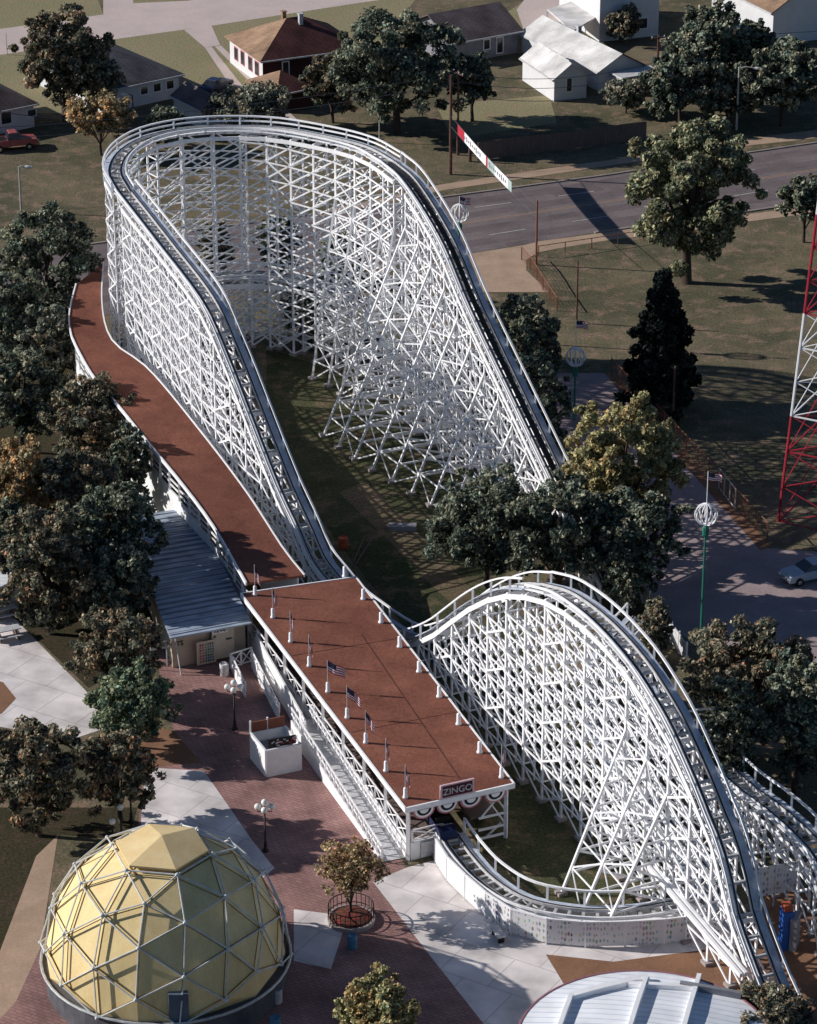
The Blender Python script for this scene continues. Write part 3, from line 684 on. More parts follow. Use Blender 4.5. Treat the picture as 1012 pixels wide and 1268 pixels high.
for off in (1.67, .35):
    rl = MB()
    for i in range(2*N):
        t0_, t1_ = .01+.55*i/(2*N), .01+.55*(i+1)/(2*N); z0, z1 = 1.2*i/(2*N)+.25, 1.2*(i+1)/(2*N)+.25
        a, b = rp(t0_, off, z0), rp(t1_, off, z1); u = V((0, 0, 1))
        rl.beam(a, a+u*1.0, .1); rl.beam(a+u*.98, b+u*.98, .08, .1); rl.beam(a+u*.5, b+u*.5, .06, .08); rl.beam(a+u*.08, b+u*.95, .05, .08)
    part(rl, 'railing', 'white', ramp)
qw = thing('queue_fence', 'white boarded entrance lane with cross-braced rails beside grey barrel', 'fence', G(300, 850))
qb = MB(); wallseg(qb, G(312, 826), G(346, 893), 0, .7, .1); wallseg(qb, G(287, 830), G(304, 864), 0, .5, .1); part(qb, 'lower_boarding', 'whitewall', qw)
qr = MB(); xrail(qr, G(312, 826), G(346, 893), .7, 1.45, 4); xrail(qr, G(287, 830), G(304, 864), .5, 1.3, 2); xrail(qr, G(286, 829), G(312, 821), .1, 1.3, 2); part(qr, 'cross_railing', 'white', qw)
uw = MB(); wallseg(uw, G(318, 815), G(380, 925), 0, 2.0, .12); part(uw, 'back_boarding', 'whitewall', qw)
# ------------------------------------------------------------------ TRAIN
train = thing('coaster_train', 'dark blue coaster train leaving the station under the bunting', 'train', G(549, 1030, 1.5))
ft = frames(spline(feed, .5)); fs_ = spline(feed, .5)
d0 = (fs_[2]-fs_[0]); d0.z = 0; d0.normalize(); r0 = V((d0.y, -d0.x, 0)); hd = math.atan2(d0.y, d0.x)
tpos = G(549, 1030, 1.55)
for k in range(3):
    c = tpos-d0*(k*2.6)
    def L(x, y, z): q = c+d0*x+r0*y; return V((q.x, q.y, c.z+z))
    body = MB()
    # tub: floor, sides, nose
    prof = [(1.15, .32), (.95, .62), (.3, .72), (-.4, .74), (-1.05, .7)]
    for s in (-1, 1):
        pts = [L(1.15, s*.55, .05)]+[L(x, s*.58, z) for x, z in prof]+[L(-1.05, s*.58, .05)]
        body.poly(pts if s > 0 else pts[::-1])
    for (x0, z0), (x1, z1) in zip([(1.15, .05)]+prof[:2], prof[:2]+[(.45, .72)]):
        body.poly([L(x0, -.57, z0), L(x0, .57, z0), L(x1, .57, z1), L(x1, -.57, z1)])
    body.poly([L(-1.05, -.57, .05), L(-1.05, -.57, .7), L(-1.05, .57, .7), L(-1.05, .57, .05)])
    body.poly([L(1.1, -.55, .12), L(-1.05, -.55, .12), L(-1.05, .55, .12), L(1.1, .55, .12)])
    car = part(body, 'car', 'navy', train)
    for x in (.25, -.75):
        s_ = MB(); s_.beam(L(x-.1, -.5, .45), L(x-.1, .5, .45), .45, .16); s_.beam(L(x-.32, -.5, .75), L(x-.32, .5, .75), .14, .75); part(s_, 'seat', 'black', car)
        bmb = MB(); bmb.beam(L(x+.22, -.45, .82), L(x+.22, .45, .82), .06, .06); part(bmb, 'lap_bar', 'chrome', car)
# ------------------------------------------------------------------ COVERED WALK (curved brown roof along the tall drop)
cover = thing('covered_walkway', 'long curved brown roofed gallery with white rails along foot of tall drop', 'building', G(220, 600))
redge = [(127, 326, 7.6), (125, 368, 7.6), (130, 404, 7.55), (144, 428, 7.45), (184, 458, 7.2), (244, 530, 6.8), (304, 609, 5.9), (349, 678, 5.1), (376, 712, 4.5)]
ledge = [(95, 352, 7.6), (87, 385, 7.6), (88, 410, 7.55), (97, 432, 7.45), (118, 468, 7.3), (150, 505, 7.15), (182, 545, 6.95), (225, 597, 6.4), (265, 651, 5.6), (306, 722, 4.55)]
Rl, Ll = spline([G(*p) for p in redge], 2.0), spline([G(*p) for p in ledge], 2.0)
nr = 30
def samp(S, t): f = t*(len(S)-1); i = min(int(f), len(S)-2); return S[i].lerp(S[i+1], f-i)
rm = MB(); rtop = []
for i in range(nr+1):
    a, b = samp(Ll, i/nr), samp(Rl, i/nr); rtop.append((a, b))
for (a, b), (c, d) in zip(rtop, rtop[1:]):
    rm._add([a, b, d, c, a-V((0, 0, .18)), b-V((0, 0, .18)), d-V((0, 0, .18)), c-V((0, 0, .18))], [(0, 3, 2, 1), (4, 5, 6, 7), (0, 1, 5, 4), (1, 2, 6, 5), (3, 7, 6, 2), (0, 4, 7, 3)], 0)
part(rm, 'roof', 'brown', cover)
lw, rw_, fc, fc2 = MB(), MB(), MB(), MB()
for i in range(len(Ll)-1):
    a, b = Ll[i], Ll[i+1]; d = (b-a).normalized(); n = V((d.y, -d.x, 0)); n = n if n.x < 0 else -n
    fc.beam(a+n*.06+V((0, 0, -.05)), b+n*.06+V((0, 0, -.05)), .12, .3)
    za_ = min(a.z, b.z); wallseg(lw, a-n*.3, b-n*.3, 0, za_-2.1, .12)
    for z in (za_-1.65, za_-1.2): lw.beam((a.x-n.x*.3, a.y-n.y*.3, z), (b.x-n.x*.3, b.y-n.y*.3, z), .08, .13)
    if i % 1 == 0: up = MB(); up.beam((a.x-n.x*.28, a.y-n.y*.28, a.z-2.3), (a.x-n.x*.28, a.y-n.y*.28, a.z-.2), .16); part(up, 'post', 'white', cover)
for i in range(len(Rl)-1):
    a, b = Rl[i], Rl[i+1]; wallseg(rw_, a+V((-.4, -.1, 0)), b+V((-.4, -.1, 0)), 0, min(a.z, b.z)-.2, .1)
    fc2.beam(a+V((.07, 0, -.05)), b+V((.07, 0, -.05)), .1, .26)
part(lw, 'side_wall', 'whitewall', cover); part(rw_, 'side_wall', 'whitewall', cover); part(fc, 'fascia', 'white', cover); part(fc2, 'fascia', 'white', cover)
# ------------------------------------------------------------------ RIBBED METAL ROOF BUILDING and its boards
shed = thing('ticket_building', 'low building with blue grey ribbed metal roof beside brown gallery', 'building', G(214, 823))
zr = 3.0
ro = [G(211, 790, zr), G(312, 771, zr), G(240, 628, zr), G(150, 640, zr)]
u_ = (ro[1]-ro[0]).normalized(); v_ = (ro[2]-ro[1]).normalized()
rmat = stripemat('ribbed_metal', (.36, .42, .50), (.13, .16, .21), .78, 1, -math.atan2(u_.y, u_.x), .45, .62, .35)
mb = MB(); mb.prism(ro, zr-.12, zr); roofo = part(mb, 'roof', rmat, shed)
mb = MB()
for k in range(24):
    t = (k+.5)/24; a, b = ro[0].lerp(ro[3], t), ro[1].lerp(ro[2], t); mb.beam(a+V((0, 0, .03)), b+V((0, 0, .03)), .13, .06)
part(mb, 'roof_rib', mat('rib_metal', (.46, .52, .60), (.33, .39, .46), 1, .5), roofo)
mb = MB(); ins = [ro[0].lerp(ro[2], .05), ro[1].lerp(ro[3], .05), ro[2].lerp(ro[0], .03), ro[3].lerp(ro[1], .03)]
mb.prism(ins, 0, zr-.12); part(mb, 'wall', 'cream', shed)
def board(mb, a, b, z0, z1, th=.05, mi=0): wallseg(mb, a, b, z0, z1, th, mi)
fo = V((u_.y, -u_.x, 0)); fo = fo if fo.y < 0 else -fo
fa, fbp = ins[0]+fo*.06, ins[1]+fo*.06
ho = part(MB().beam(V((fa.x, fa.y, 0))+fo*1.2+u_*.2, V((fa.x, fa.y, 2.9))+fo*.3+u_*.1, .08), 'prop', 'dullwhite', shed)
bd = thing('notice_board', 'tall pale board lettered at the top on the ribbed roof building front', 'sign', (fa+fo*.3).lerp(fbp+fo*.3, .7))
bd.location.z = 0
p0, p1 = fa.lerp(fbp, .52)+fo*.3, fa.lerp(fbp, .82)+fo*.3
mb = MB(); board(mb, p0, p1, .25, 2.75); bo = part(mb, 'panel', 'cream2', bd)
mb = MB(); board(mb, p0.lerp(p1, .02)+fo*.04, p0.lerp(p1, .72)+fo*.04, 2.3, 2.72); part(mb, 'header', 'white', bo)
def marks(p, q, z, n, h, m, parent, seed=0, fill=.7):
    rnd = random.Random(seed); mb = MB()
    for k in range(n):
        a, b = p.lerp(q, (k+.15)/n), p.lerp(q, (k+.15+fill*rnd.uniform(.6, 1))/n); board(mb, a+fo*.075, b+fo*.075, z-h*rnd.uniform(.25, .5), z+h*rnd.uniform(.25, .5), .02)
    return part(mb, 'lettering', m, parent)
marks(p0.lerp(p1, .08), p0.lerp(p1, .68), 2.52, 9, .3, 'black', bo, 1); marks(p0.lerp(p1, .06), p0.lerp(p1, .2), 2.1, 2, .18, 'black', bo, 2); marks(p0.lerp(p1, .62), p0.lerp(p1, .88), 1.75, 5, .2, 'black', bo, 3)
ps = thing('price_board', 'lower pale board with columns of red and green figures', 'sign', (fa+fo*.45).lerp(fbp+fo*.45, .4)); ps.location.z = 0
q0, q1 = fa.lerp(fbp, .30)+fo*.45, fa.lerp(fbp, .56)+fo*.45
mb = MB(); board(mb, q0, q1, .1, 1.95); po = part(mb, 'panel', 'cream2', ps)
for r_ in range(7):
    z = 1.7-r_*.22
    marks(q0.lerp(q1, .12), q0.lerp(q1, .4), z, 2, .17, ['red', 'pink'][r_ % 2], po, 10+r_); marks(q0.lerp(q1, .42), q0.lerp(q1, .9), z, 4, .17, ['green', 'bluebin'][r_ % 2], po, 30+r_)
ce = fa.lerp(fbp, .1)+fo*.02; text('TS', .55, 'black', (ce.x, ce.y, 1.9), u_, (0, 0, 1), 'lettering', shed)
sd = thing('side_sign', 'small white lettered sign projecting left of the ribbed roof building', 'sign', G(200, 815)); mb = MB(); a, b = G(186, 800, 1.9), G(206, 796, 1.9)
wallseg(mb, a, b, 1.5, 2.1, .06); so_ = part(mb, 'panel', 'dullwhite', sd); mb = MB(); mb.beam((b.x, b.y, 0), (b.x, b.y, 2.1), .07); mb.beam((a.x, a.y, 0), (a.x, a.y, 1.5), .07); part(mb, 'leg', 'dullwhite', sd)
cc_ = (a+b)/2+fo*.04; text('TICKETS', .42, 'black', (cc_.x, cc_.y, 1.8), (b-a), (0, 0, 1), 'lettering', so_)
# ------------------------------------------------------------------ TICKET BOOTH
booth = thing('ticket_booth', 'white open-topped booth with brown back board and black painted sign', 'booth', G(340, 950))
b0, b1, b2 = G(330, 962), G(373, 953.5), G(311, 939); b3 = b1+(b2-b0)
mb = MB(); wallseg(mb, b0, b1, 0, 2.05, .14); wallseg(mb, b0, b2, 0, 2.05, .14); wallseg(mb, b1, b3, 0, 2.05, .14); wallseg(mb, b2, b3, 0, 2.0, .14); part(mb, 'wall', 'whitewall', booth)
mb = MB(); mb.prism([b0.lerp(b3, .06), b1.lerp(b2, .06), b3.lerp(b0, .06), b2.lerp(b1, .06)], 1.2, 1.3); part(mb, 'counter', 'greywall', booth)
mb = MB(); k0, k1 = b2+(b2-b0)*.02, b3+(b3-b1)*.02; wallseg(mb, k0, k1, 2.0, 2.75, .1); part(mb, 'back_board', mat('brown_board', (.28, .10, .065), (.2, .075, .05), 1, .8), booth)
bn = (b2-b0).normalized(); s0, s1 = b0.lerp(b1, .12)+bn*.35, b0.lerp(b1, .92)+bn*.35
mb = MB(); wallseg(mb, s0, s1, 1.95, 2.6, .06); sgn_ = part(mb, 'sign_board', 'black', booth)
fo2 = -bn
mb = MB()
rnd = random.Random(4)
for k in range(16):
    t = .1+.8*rnd.random(); p = s0.lerp(s1, t)+fo2*.05; z = rnd.uniform(2.05, 2.5); dd_ = (s1-s0).normalized()
    mb.beam(p+V((0, 0, z)), p+dd_*rnd.uniform(.12, .4)+V((0, 0, z+rnd.uniform(-.05, .12))), .03, .07, rnd.choice((0, 0, 1)))
part(mb, 'painted_lettering', ['dullwhite', 'red'], sgn_)
mb = MB()
for q in (k0.lerp(k1, .5), b2): mb.beam((q.x, q.y, 2.0), (q.x, q.y, 2.9), .12)
part(mb, 'post', 'white', booth)
# ------------------------------------------------------------------ CURVED PANEL WALL round the low turn
cw = thing('curved_wall', 'curving white wall of flecked panels round the low track bend', 'wall', G(690, 1172))
wl = spline([G(*p) for p in ((539, 1068), (549, 1086), (572, 1110), (600, 1135), (640, 1160), (697, 1172), (760, 1173), (820, 1170), (862, 1166), (905, 1148))], 2.4)
for i in range(len(wl)-1):
    mb = MB(); wallseg(mb, wl[i], wl[i+1], .12, 1.75, .06); part(mb, 'panel', 'fleck' if i > 2 else 'whitewall', cw)
    mb = MB(); mb.beam((wl[i].x, wl[i].y, 0), (wl[i].x, wl[i].y, 1.9), .1); mb.beam((wl[i].x, wl[i].y, 1.83), (wl[i+1].x, wl[i+1].y, 1.83), .12, .1); part(mb, 'post', 'white', cw)
pw = thing('painted_hoarding', 'pale painted hoarding behind foot of the second drop', 'hoarding', G(960, 1120))
mb = MB(); wallseg(mb, G(930, 1127), G(985, 1117), .9, 3.0, .08); part(mb, 'panel', 'fleck', pw)
mb = MB()
for t in (0, .5, 1): q = G(930, 1127).lerp(G(985, 1117), t); mb.beam((q.x, q.y, 0), (q.x, q.y, 3), .1)
part(mb, 'post', 'dullwhite', pw)
# ------------------------------------------------------------------ GEODESIC DOME
dc = G(206, 1182, 1.7); dome = thing('geodesic_dome', 'big yellow canvas dome hung inside a white strut frame', 'dome', (dc.x, dc.y, 0))
def icosphere3():
    ph = (1+5**.5)/2; vs = [V(v).normalized() for v in ((-1, ph, 0), (1, ph, 0), (-1, -ph, 0), (1, -ph, 0), (0, -1, ph), (0, 1, ph), (0, -1, -ph), (0, 1, -ph), (ph, 0, -1), (ph, 0, 1), (-ph, 0, -1), (-ph, 0, 1))]
    fs = [(0, 11, 5), (0, 5, 1), (0, 1, 7), (0, 7, 10), (0, 10, 11), (1, 5, 9), (5, 11, 4), (11, 10, 2), (10, 7, 6), (7, 1, 8), (3, 9, 4), (3, 4, 2), (3, 2, 6), (3, 6, 8), (3, 8, 9), (4, 9, 5), (2, 4, 11), (6, 2, 10), (8, 6, 7), (9, 8, 1)]
    f0 = fs[0]; up = (vs[f0[0]]+vs[f0[1]]+vs[f0[2]]).normalized(); q = up.rotation_difference(V((0, 0, 1))); vs = [q @ v for v in vs]
    out, tri, key = [], [], {}
    def vid(p):
        p = p.normalized(); k = (round(p.x, 4), round(p.y, 4), round(p.z, 4))
        if k not in key: key[k] = len(out); out.append(p)
        return key[k]
    for a, b, c in fs:
        g_ = {}
        for i in range(4):
            for j in range(4-i): g_[i, j] = vid(vs[a]*((3-i-j)/3)+vs[b]*(i/3)+vs[c]*(j/3))
        for i in range(3):
            for j in range(3-i):
                tri.append((g_[i, j], g_[i+1, j], g_[i, j+1]))
                if i+j < 2: tri.append((g_[i+1, j], g_[i+1, j+1], g_[i, j+1]))
    return out, tri
DV, DT = icosphere3(); RD = 7.55; zc = 2.15; rot = R(28)
def drot(p, r, zoff=0.0): return V((dc.x+r*(p.x*math.cos(rot)-p.y*math.sin(rot)), dc.y+r*(p.x*math.sin(rot)+p.y*math.cos(rot)), zc+r*p.z+zoff))
cut = -.11
keep = [t for t in DT if all(DV[i].z > cut for i in t)]
# membrane: the same facets, smaller, slightly sagging
mb = MB(); hexv = set(i for t in keep for i in t if DV[i].z > .93)
for t in keep:
    P = [drot(DV[i], RD*.955) for i in t]; mb.poly(P)
for t in DT:
    if t in keep or not any(DV[i].z > cut for i in t): continue
    P = []
    for i in t:
        p = drot(DV[i], RD*.965)
        if p.z < dc.z: p.z = dc.z
        P.append(p)
    if len(set((round(p.x, 3), round(p.y, 3), round(p.z, 3)) for p in P)) == 3: mb.poly(P)
part(mb, 'canvas', 'yellow', dome)
sb_ = MB()
for t in keep:
    P = [drot(DV[i], RD*.957) for i in t]
    for a, b in zip(P, P[1:]+P[:1]): sb_.beam(a, b, .035, .03)
part(sb_, 'canvas_seam', mat('seam_tape', (.42, .30, .12), (.3, .21, .08), 2, .8), dome)
used = set(); edges = set()
for t in keep:
    for a, b in ((t[0], t[1]), (t[1], t[2]), (t[2], t[0])): edges.add((min(a, b), max(a, b)))
fm = MB(); top = max(range(len(DV)), key=lambda i: DV[i].z)
for a, b in sorted(edges):
    if top in (a, b): continue
    fm.tube([drot(DV[a], RD), drot(DV[b], RD)], .05, 6); used |= {a, b}
for i in used: fm.ball(drot(DV[i], RD), .13, 6)
low = sorted((i for i in used if DV[i].z < .2), key=lambda i: math.atan2(DV[i].y, DV[i].x))
part(fm, 'strut_frame', mat('white_tube', (.72, .74, .74), (.5, .52, .52), 2, .5), dome)
# pyramid cap over the top hexagon
nb = sorted({(b if a == top else a) for a, b in edges if top in (a, b)}, key=lambda i: math.atan2(DV[i].y, DV[i].x))
mb = MB(); ap = drot(DV[top], RD*1.0, .32); ring = [drot(DV[i], RD*.985, .26) for i in nb]
ring = [ap.lerp(q, .93) for q in ring]
for a, b in zip(ring, ring[1:]+ring[:1]): mb.poly([ap, a, b]); mb.poly([a, a-V((0, 0, .12)), b-V((0, 0, .12)), b])
part(mb, 'cap', 'yellowcap', dome)
mb = MB(); rr = 7.5
mb.lathe((dc.x, dc.y, 0), [(rr-.25, 0), (rr-.25, dc.z-.1), (rr+.0, dc.z-.08), (rr+.0, dc.z), (rr-.7, dc.z)], 48); part(mb, 'base_wall', mat('dark_base', (.14, .135, .15), (.08, .08, .09), 1, .8), dome)
mb = MB(); mb.tube([(dc.x+(rr+.0)*math.cos(a), dc.y+(rr+.0)*math.sin(a), dc.z+.06) for a in [2*math.pi*k/48 for k in range(49)]], .09, 6); part(mb, 'base_ring', 'steel', dome)
da = R(-80); dp = V((dc.x+(rr-.4)*math.cos(da), dc.y+(rr-.4)*math.sin(da), dc.z)); mb = MB(); mb.box((dp.x, dp.y, dc.z), 1.15, .5, 1.9, da+R(90)); part(mb, 'door', mat('blue_grey_door', (.12, .16, .22), (.09, .12, .17), 1, .6), dome)
mb = MB(); mb.prism([G(0, 1272), G(330, 1272), G(330, 1320), G(0, 1320)], .02, .9)
# ------------------------------------------------------------------ LAMPS, BARRELS, PLANTER
def globe_lamp(px, py, h, label, n=4):
    b = G(px, py); t = thing('globe_lamp', label, 'lamp', b, 'globe lamps on the plaza')
    mb = MB(); mb.lathe(b, [(.22, 0), (.22, .12), (.13, .2), (.1, .7), (.065, .75), (.055, h-.5)], 10); part(mb, 'pole', 'darksteel', t, True)
    mb = MB(); c = b+V((0, 0, h-.5))
    offs = [(0, 0, .45)]+[(.45*math.cos(a), .45*math.sin(a), .12) for a in [R(-90+k*360/(n-1)) for k in range(n-1)]] if n > 1 else [(0, 0, .15)]
    for o in offs: mb.tube([c, c+V((o[0], o[1], -.05)), c+V(o)], .03, 6)
    part(mb, 'bracket', 'darksteel', t)
    for o in offs: mb = MB(); mb.ball(c+V(o)+V((0, 0, .2)), .22, 12); part(mb, 'globe', 'globe', t, True)
    return t
globe_lamp(329, 1054, 3.5, 'black post lamp with white globes on brick beside the dome', 5)
globe_lamp(291, 903, 3.5, 'black post lamp with white globes left of the white booth', 5)
globe_lamp(163, 1018, 2.6, 'single globe lamp behind the dome, rightmost of three in shade', 1)
globe_lamp(151, 1040, 2.6, 'single globe lamp behind the dome, middle of three in shade', 1)
globe_lamp(141, 1058, 2.6, 'single globe lamp behind the dome, lowest of three in shade', 1)
def barrel(px, py, m, label, h=.95, r=.33):
    b = G(px, py); mb = MB(); mb.lathe(b, [(r*.92, 0), (r, .05), (r, h*.33), (r*1.04, h*.35), (r, h*.38), (r, h*.66), (r*1.04, h*.68), (r, h*.71), (r, h-.05), (r*.9, h), (r*.8, h-.06)], 14)
    return tag(mb.build('barrel', m, None, True, loc=tuple(b)), label, 'barrel', 'litter barrels')
barrel(436, 1174, 'bluebin', 'blue barrel in front of the round planter'); barrel(343, 1241, 'dullwhite', 'white barrel against the dome right of its door'); barrel(341, 1276, 'bluebin', 'grey blue barrel at the bottom edge below the dome'); barrel(278, 836, 'dullwhite', 'grey white barrel between price board and white lane')
pc = G(435, 1140); pl = thing('round_planter', 'round planter with iron rail and red flowers under orange tree', 'planter', pc)
mb = MB(); mb.lathe(pc, [(1.5, 0), (1.5, .28), (1.35, .3), (1.3, .2), (.01, .22)], 24); part(mb, 'kerb', 'footing', pl)
mb = MB(); mb.lathe(pc, [(1.28, .1), (1.2, .35), (.6, .5), (.01, .55)], 24); part(mb, 'flower_bed', 'mulch', pl)
mb = MB(); ringp = lambda r, z: [(pc.x+r*math.cos(a), pc.y+r*math.sin(a), z) for a in [2*math.pi*k/28 for k in range(29)]]
mb.tube(ringp(1.42, 1.15), .035, 6); mb.tube(ringp(1.42, .5), .03, 6)
for k in range(28): a = 2*math.pi*k/28; mb.beam((pc.x+1.42*math.cos(a), pc.y+1.42*math.sin(a), .25), (pc.x+1.42*math.cos(a), pc.y+1.42*math.sin(a), 1.15), .035)
part(mb, 'iron_rail', 'darksteel', pl)
bb = thing('bench', 'small dark bench beside the flecked curved wall', 'bench', G(617, 1162))
mb = MB(); q = G(617, 1162); mb.box((q.x, q.y, .42), .55, 1.3, .08, R(20)); part(mb, 'seat', 'dullwhite', bb); mb = MB()
for s in (-.5, .5): mb.box((q.x-s*math.sin(R(20)), q.y+s*math.cos(R(20)), 0), .4, .1, .42, R(20))
part(mb, 'leg', 'darksteel', bb)
# ------------------------------------------------------------------ ROUND WHITE ROOF at the bottom edge
rc = G(800, 1290, 3.6); pav = thing('round_pavilion', 'round pavilion roofed in white ribbed panels with raised ribs', 'pavilion', (rc.x, rc.y, 0))
mb = MB(); RR = 7.3; mb.lathe((rc.x, rc.y, 0), [(RR, 3.35), (RR, 3.55), (RR*.5, 4.0), (.02, 4.3)], 40); roofp = part(mb, 'roof', 'whiteroof', pav)
mb = MB(); mb.tube([(rc.x+RR*math.cos(a), rc.y+RR*math.sin(a), 3.5) for a in [2*math.pi*k/60 for k in range(61)]], .11, 6); part(mb, 'rim', mat('faded_red_rim', (.36, .17, .19), (.26, .12, .14), 1, .7), pav)
mb = MB(); mb.lathe((rc.x, rc.y, 0), [(RR-.7, 0), (RR-.7, 3.34)], 40); part(mb, 'wall', 'dullwhite', pav)
mb = MB()
def roofz(p): r_ = math.hypot(p.x-rc.x, p.y-rc.y)/RR; return 3.55+(1-r_)*.9 if r_ > .5 else 4.0+(.5-r_)*.6
def ribline(a, b, w, h):
    a, b = G(*a, 3.8), G(*b, 3.8); k = 8
    for i in range(k):
        p, q = a.lerp(b, i/k), a.lerp(b, (i+1)/k); mb.beam((p.x, p.y, roofz(p)+h/2), (q.x, q.y, roofz(q)+h/2), w, h)
for l_ in (((866, 1207), (846, 1285)), ((800, 1214), (778, 1290)), ((708, 1234), (690, 1285))): ribline(*l_, .26, .36)
ribline((802, 1212), (708, 1236), .45, .35); ribline((868, 1225), (778, 1222), .3, .3)
part(mb, 'roof_rib', 'white', roofp)
mb = MB(); ribline((842, 1222), (918, 1232), .28, .42); part(mb, 'roof_board', 'greywall', roofp)
# blue column booth at right
bp = G(972, 1172); bk = thing('blue_kiosk', 'narrow blue kiosk with pale grey side and orange top', 'kiosk', bp)
mb = MB(); mb.box((bp.x, bp.y, 0), .6, .9, 2.7, R(12)); part(mb, 'body', 'blue', bk)
mb = MB(); mb.box((bp.x+.55, bp.y-.1, 0), .4, 1.1, 2.3, R(-20)); part(mb, 'side_panel', 'greywall', bk)
mb = MB(); mb.box((bp.x, bp.y, 2.7), .5, .7, .35, R(12)); part(mb, 'top', 'orange', bk)
# ------------------------------------------------------------------ BALL-TOPPED FLAG POLES
def ball_pole(px, ybase, yball, ytop, label, rad=.82):
    b = G(px, ybase); zb = T(px, yball, ybase).z; zt = T(px, ytop, ybase).z
    t = thing('ball_flagpole', label, 'flagpole', b, 'flagpoles with white wire balls')
    mb = MB(); mb.tube([b, b+V((0, 0, zb-rad))], [.11, .07], 8); mb.lathe(b+V((0, 0, zb-rad-.9)), [(.2, 0), (.24, .1), (.24, .7), (.1, .8)], 8); part(mb, 'pole', 'green', t)
    mb = MB(); mb.tube([b+V((0, 0, zb-rad)), b+V((0, 0, zt))], .035, 6); part(mb, 'mast', 'white', t)
    mb = MB(); c = b+V((0, 0, zb))
    for k in range(6):
        a = math.pi*k/6
        mb.tube([c+V((rad*math.sin(q)*math.cos(a), rad*math.sin(q)*math.sin(a), rad*math.cos(q))) for q in [2*math.pi*j/20 for j in range(21)]], .05, 5, caps=False)
    part(mb, 'wire_ball', 'white', t)
    f = flagmesh(1.0, .12, .65, int(px)).build('cloth', ['red', 'white', 'navy'], t); f.location = (0, 0, zt-b.z-.05); f.rotation_euler = (0, 0, -.1)
    return t
ball_pole(872-4, 790, 637, 584, 'white wire ball flagpole standing on the striped lot'); ball_pole(711, 520, 442, 396, 'white wire ball flagpole before the dark conifer')
ball_pole(568, 420, 264, 243, 'white wire ball flagpole just right of the lift crest')
# ------------------------------------------------------------------ RED AND WHITE TOWER
tc = G(1050, 634); tw = thing('lattice_tower', 'tall red and white banded lattice tower at the right edge', 'tower', tc)
hw, HT = 6.0, 78.0
corn = [R(197+90*k) for k in range(4)]
def leg(k, z): r_ = hw*(1-z/HT*.93); return V((tc.x+r_*math.cos(corn[k]), tc.y+r_*math.sin(corn[k])*1.0, z))
bands = [0, 9.0, 17.5, 25.5, 34.0, 43.0, 52.0, 61.0, 70.0, HT]
for bi in range(len(bands)-1):
    mname = 'red' if bi % 2 == 0 else 'white'; z0, z1 = bands[bi], bands[bi+1]; mb = MB()
    n_ = max(3, int((z1-z0)/3.0))
    for k in range(4):
        mb.tube([leg(k, z0), leg(k, z1)], .12, 6)
        for j in range(n_):
            za, zb = z0+(z1-z0)*j/n_, z0+(z1-z0)*(j+1)/n_; k2 = (k+1) % 4
            mb.beam(leg(k, za), leg(k2, zb), .065); mb.beam(leg(k2, za), leg(k, zb), .065)
            if j % 2 == 0: mb.beam(leg(k, za), leg(k2, za), .1)
    part(mb, 'tower_section', mname, tw)
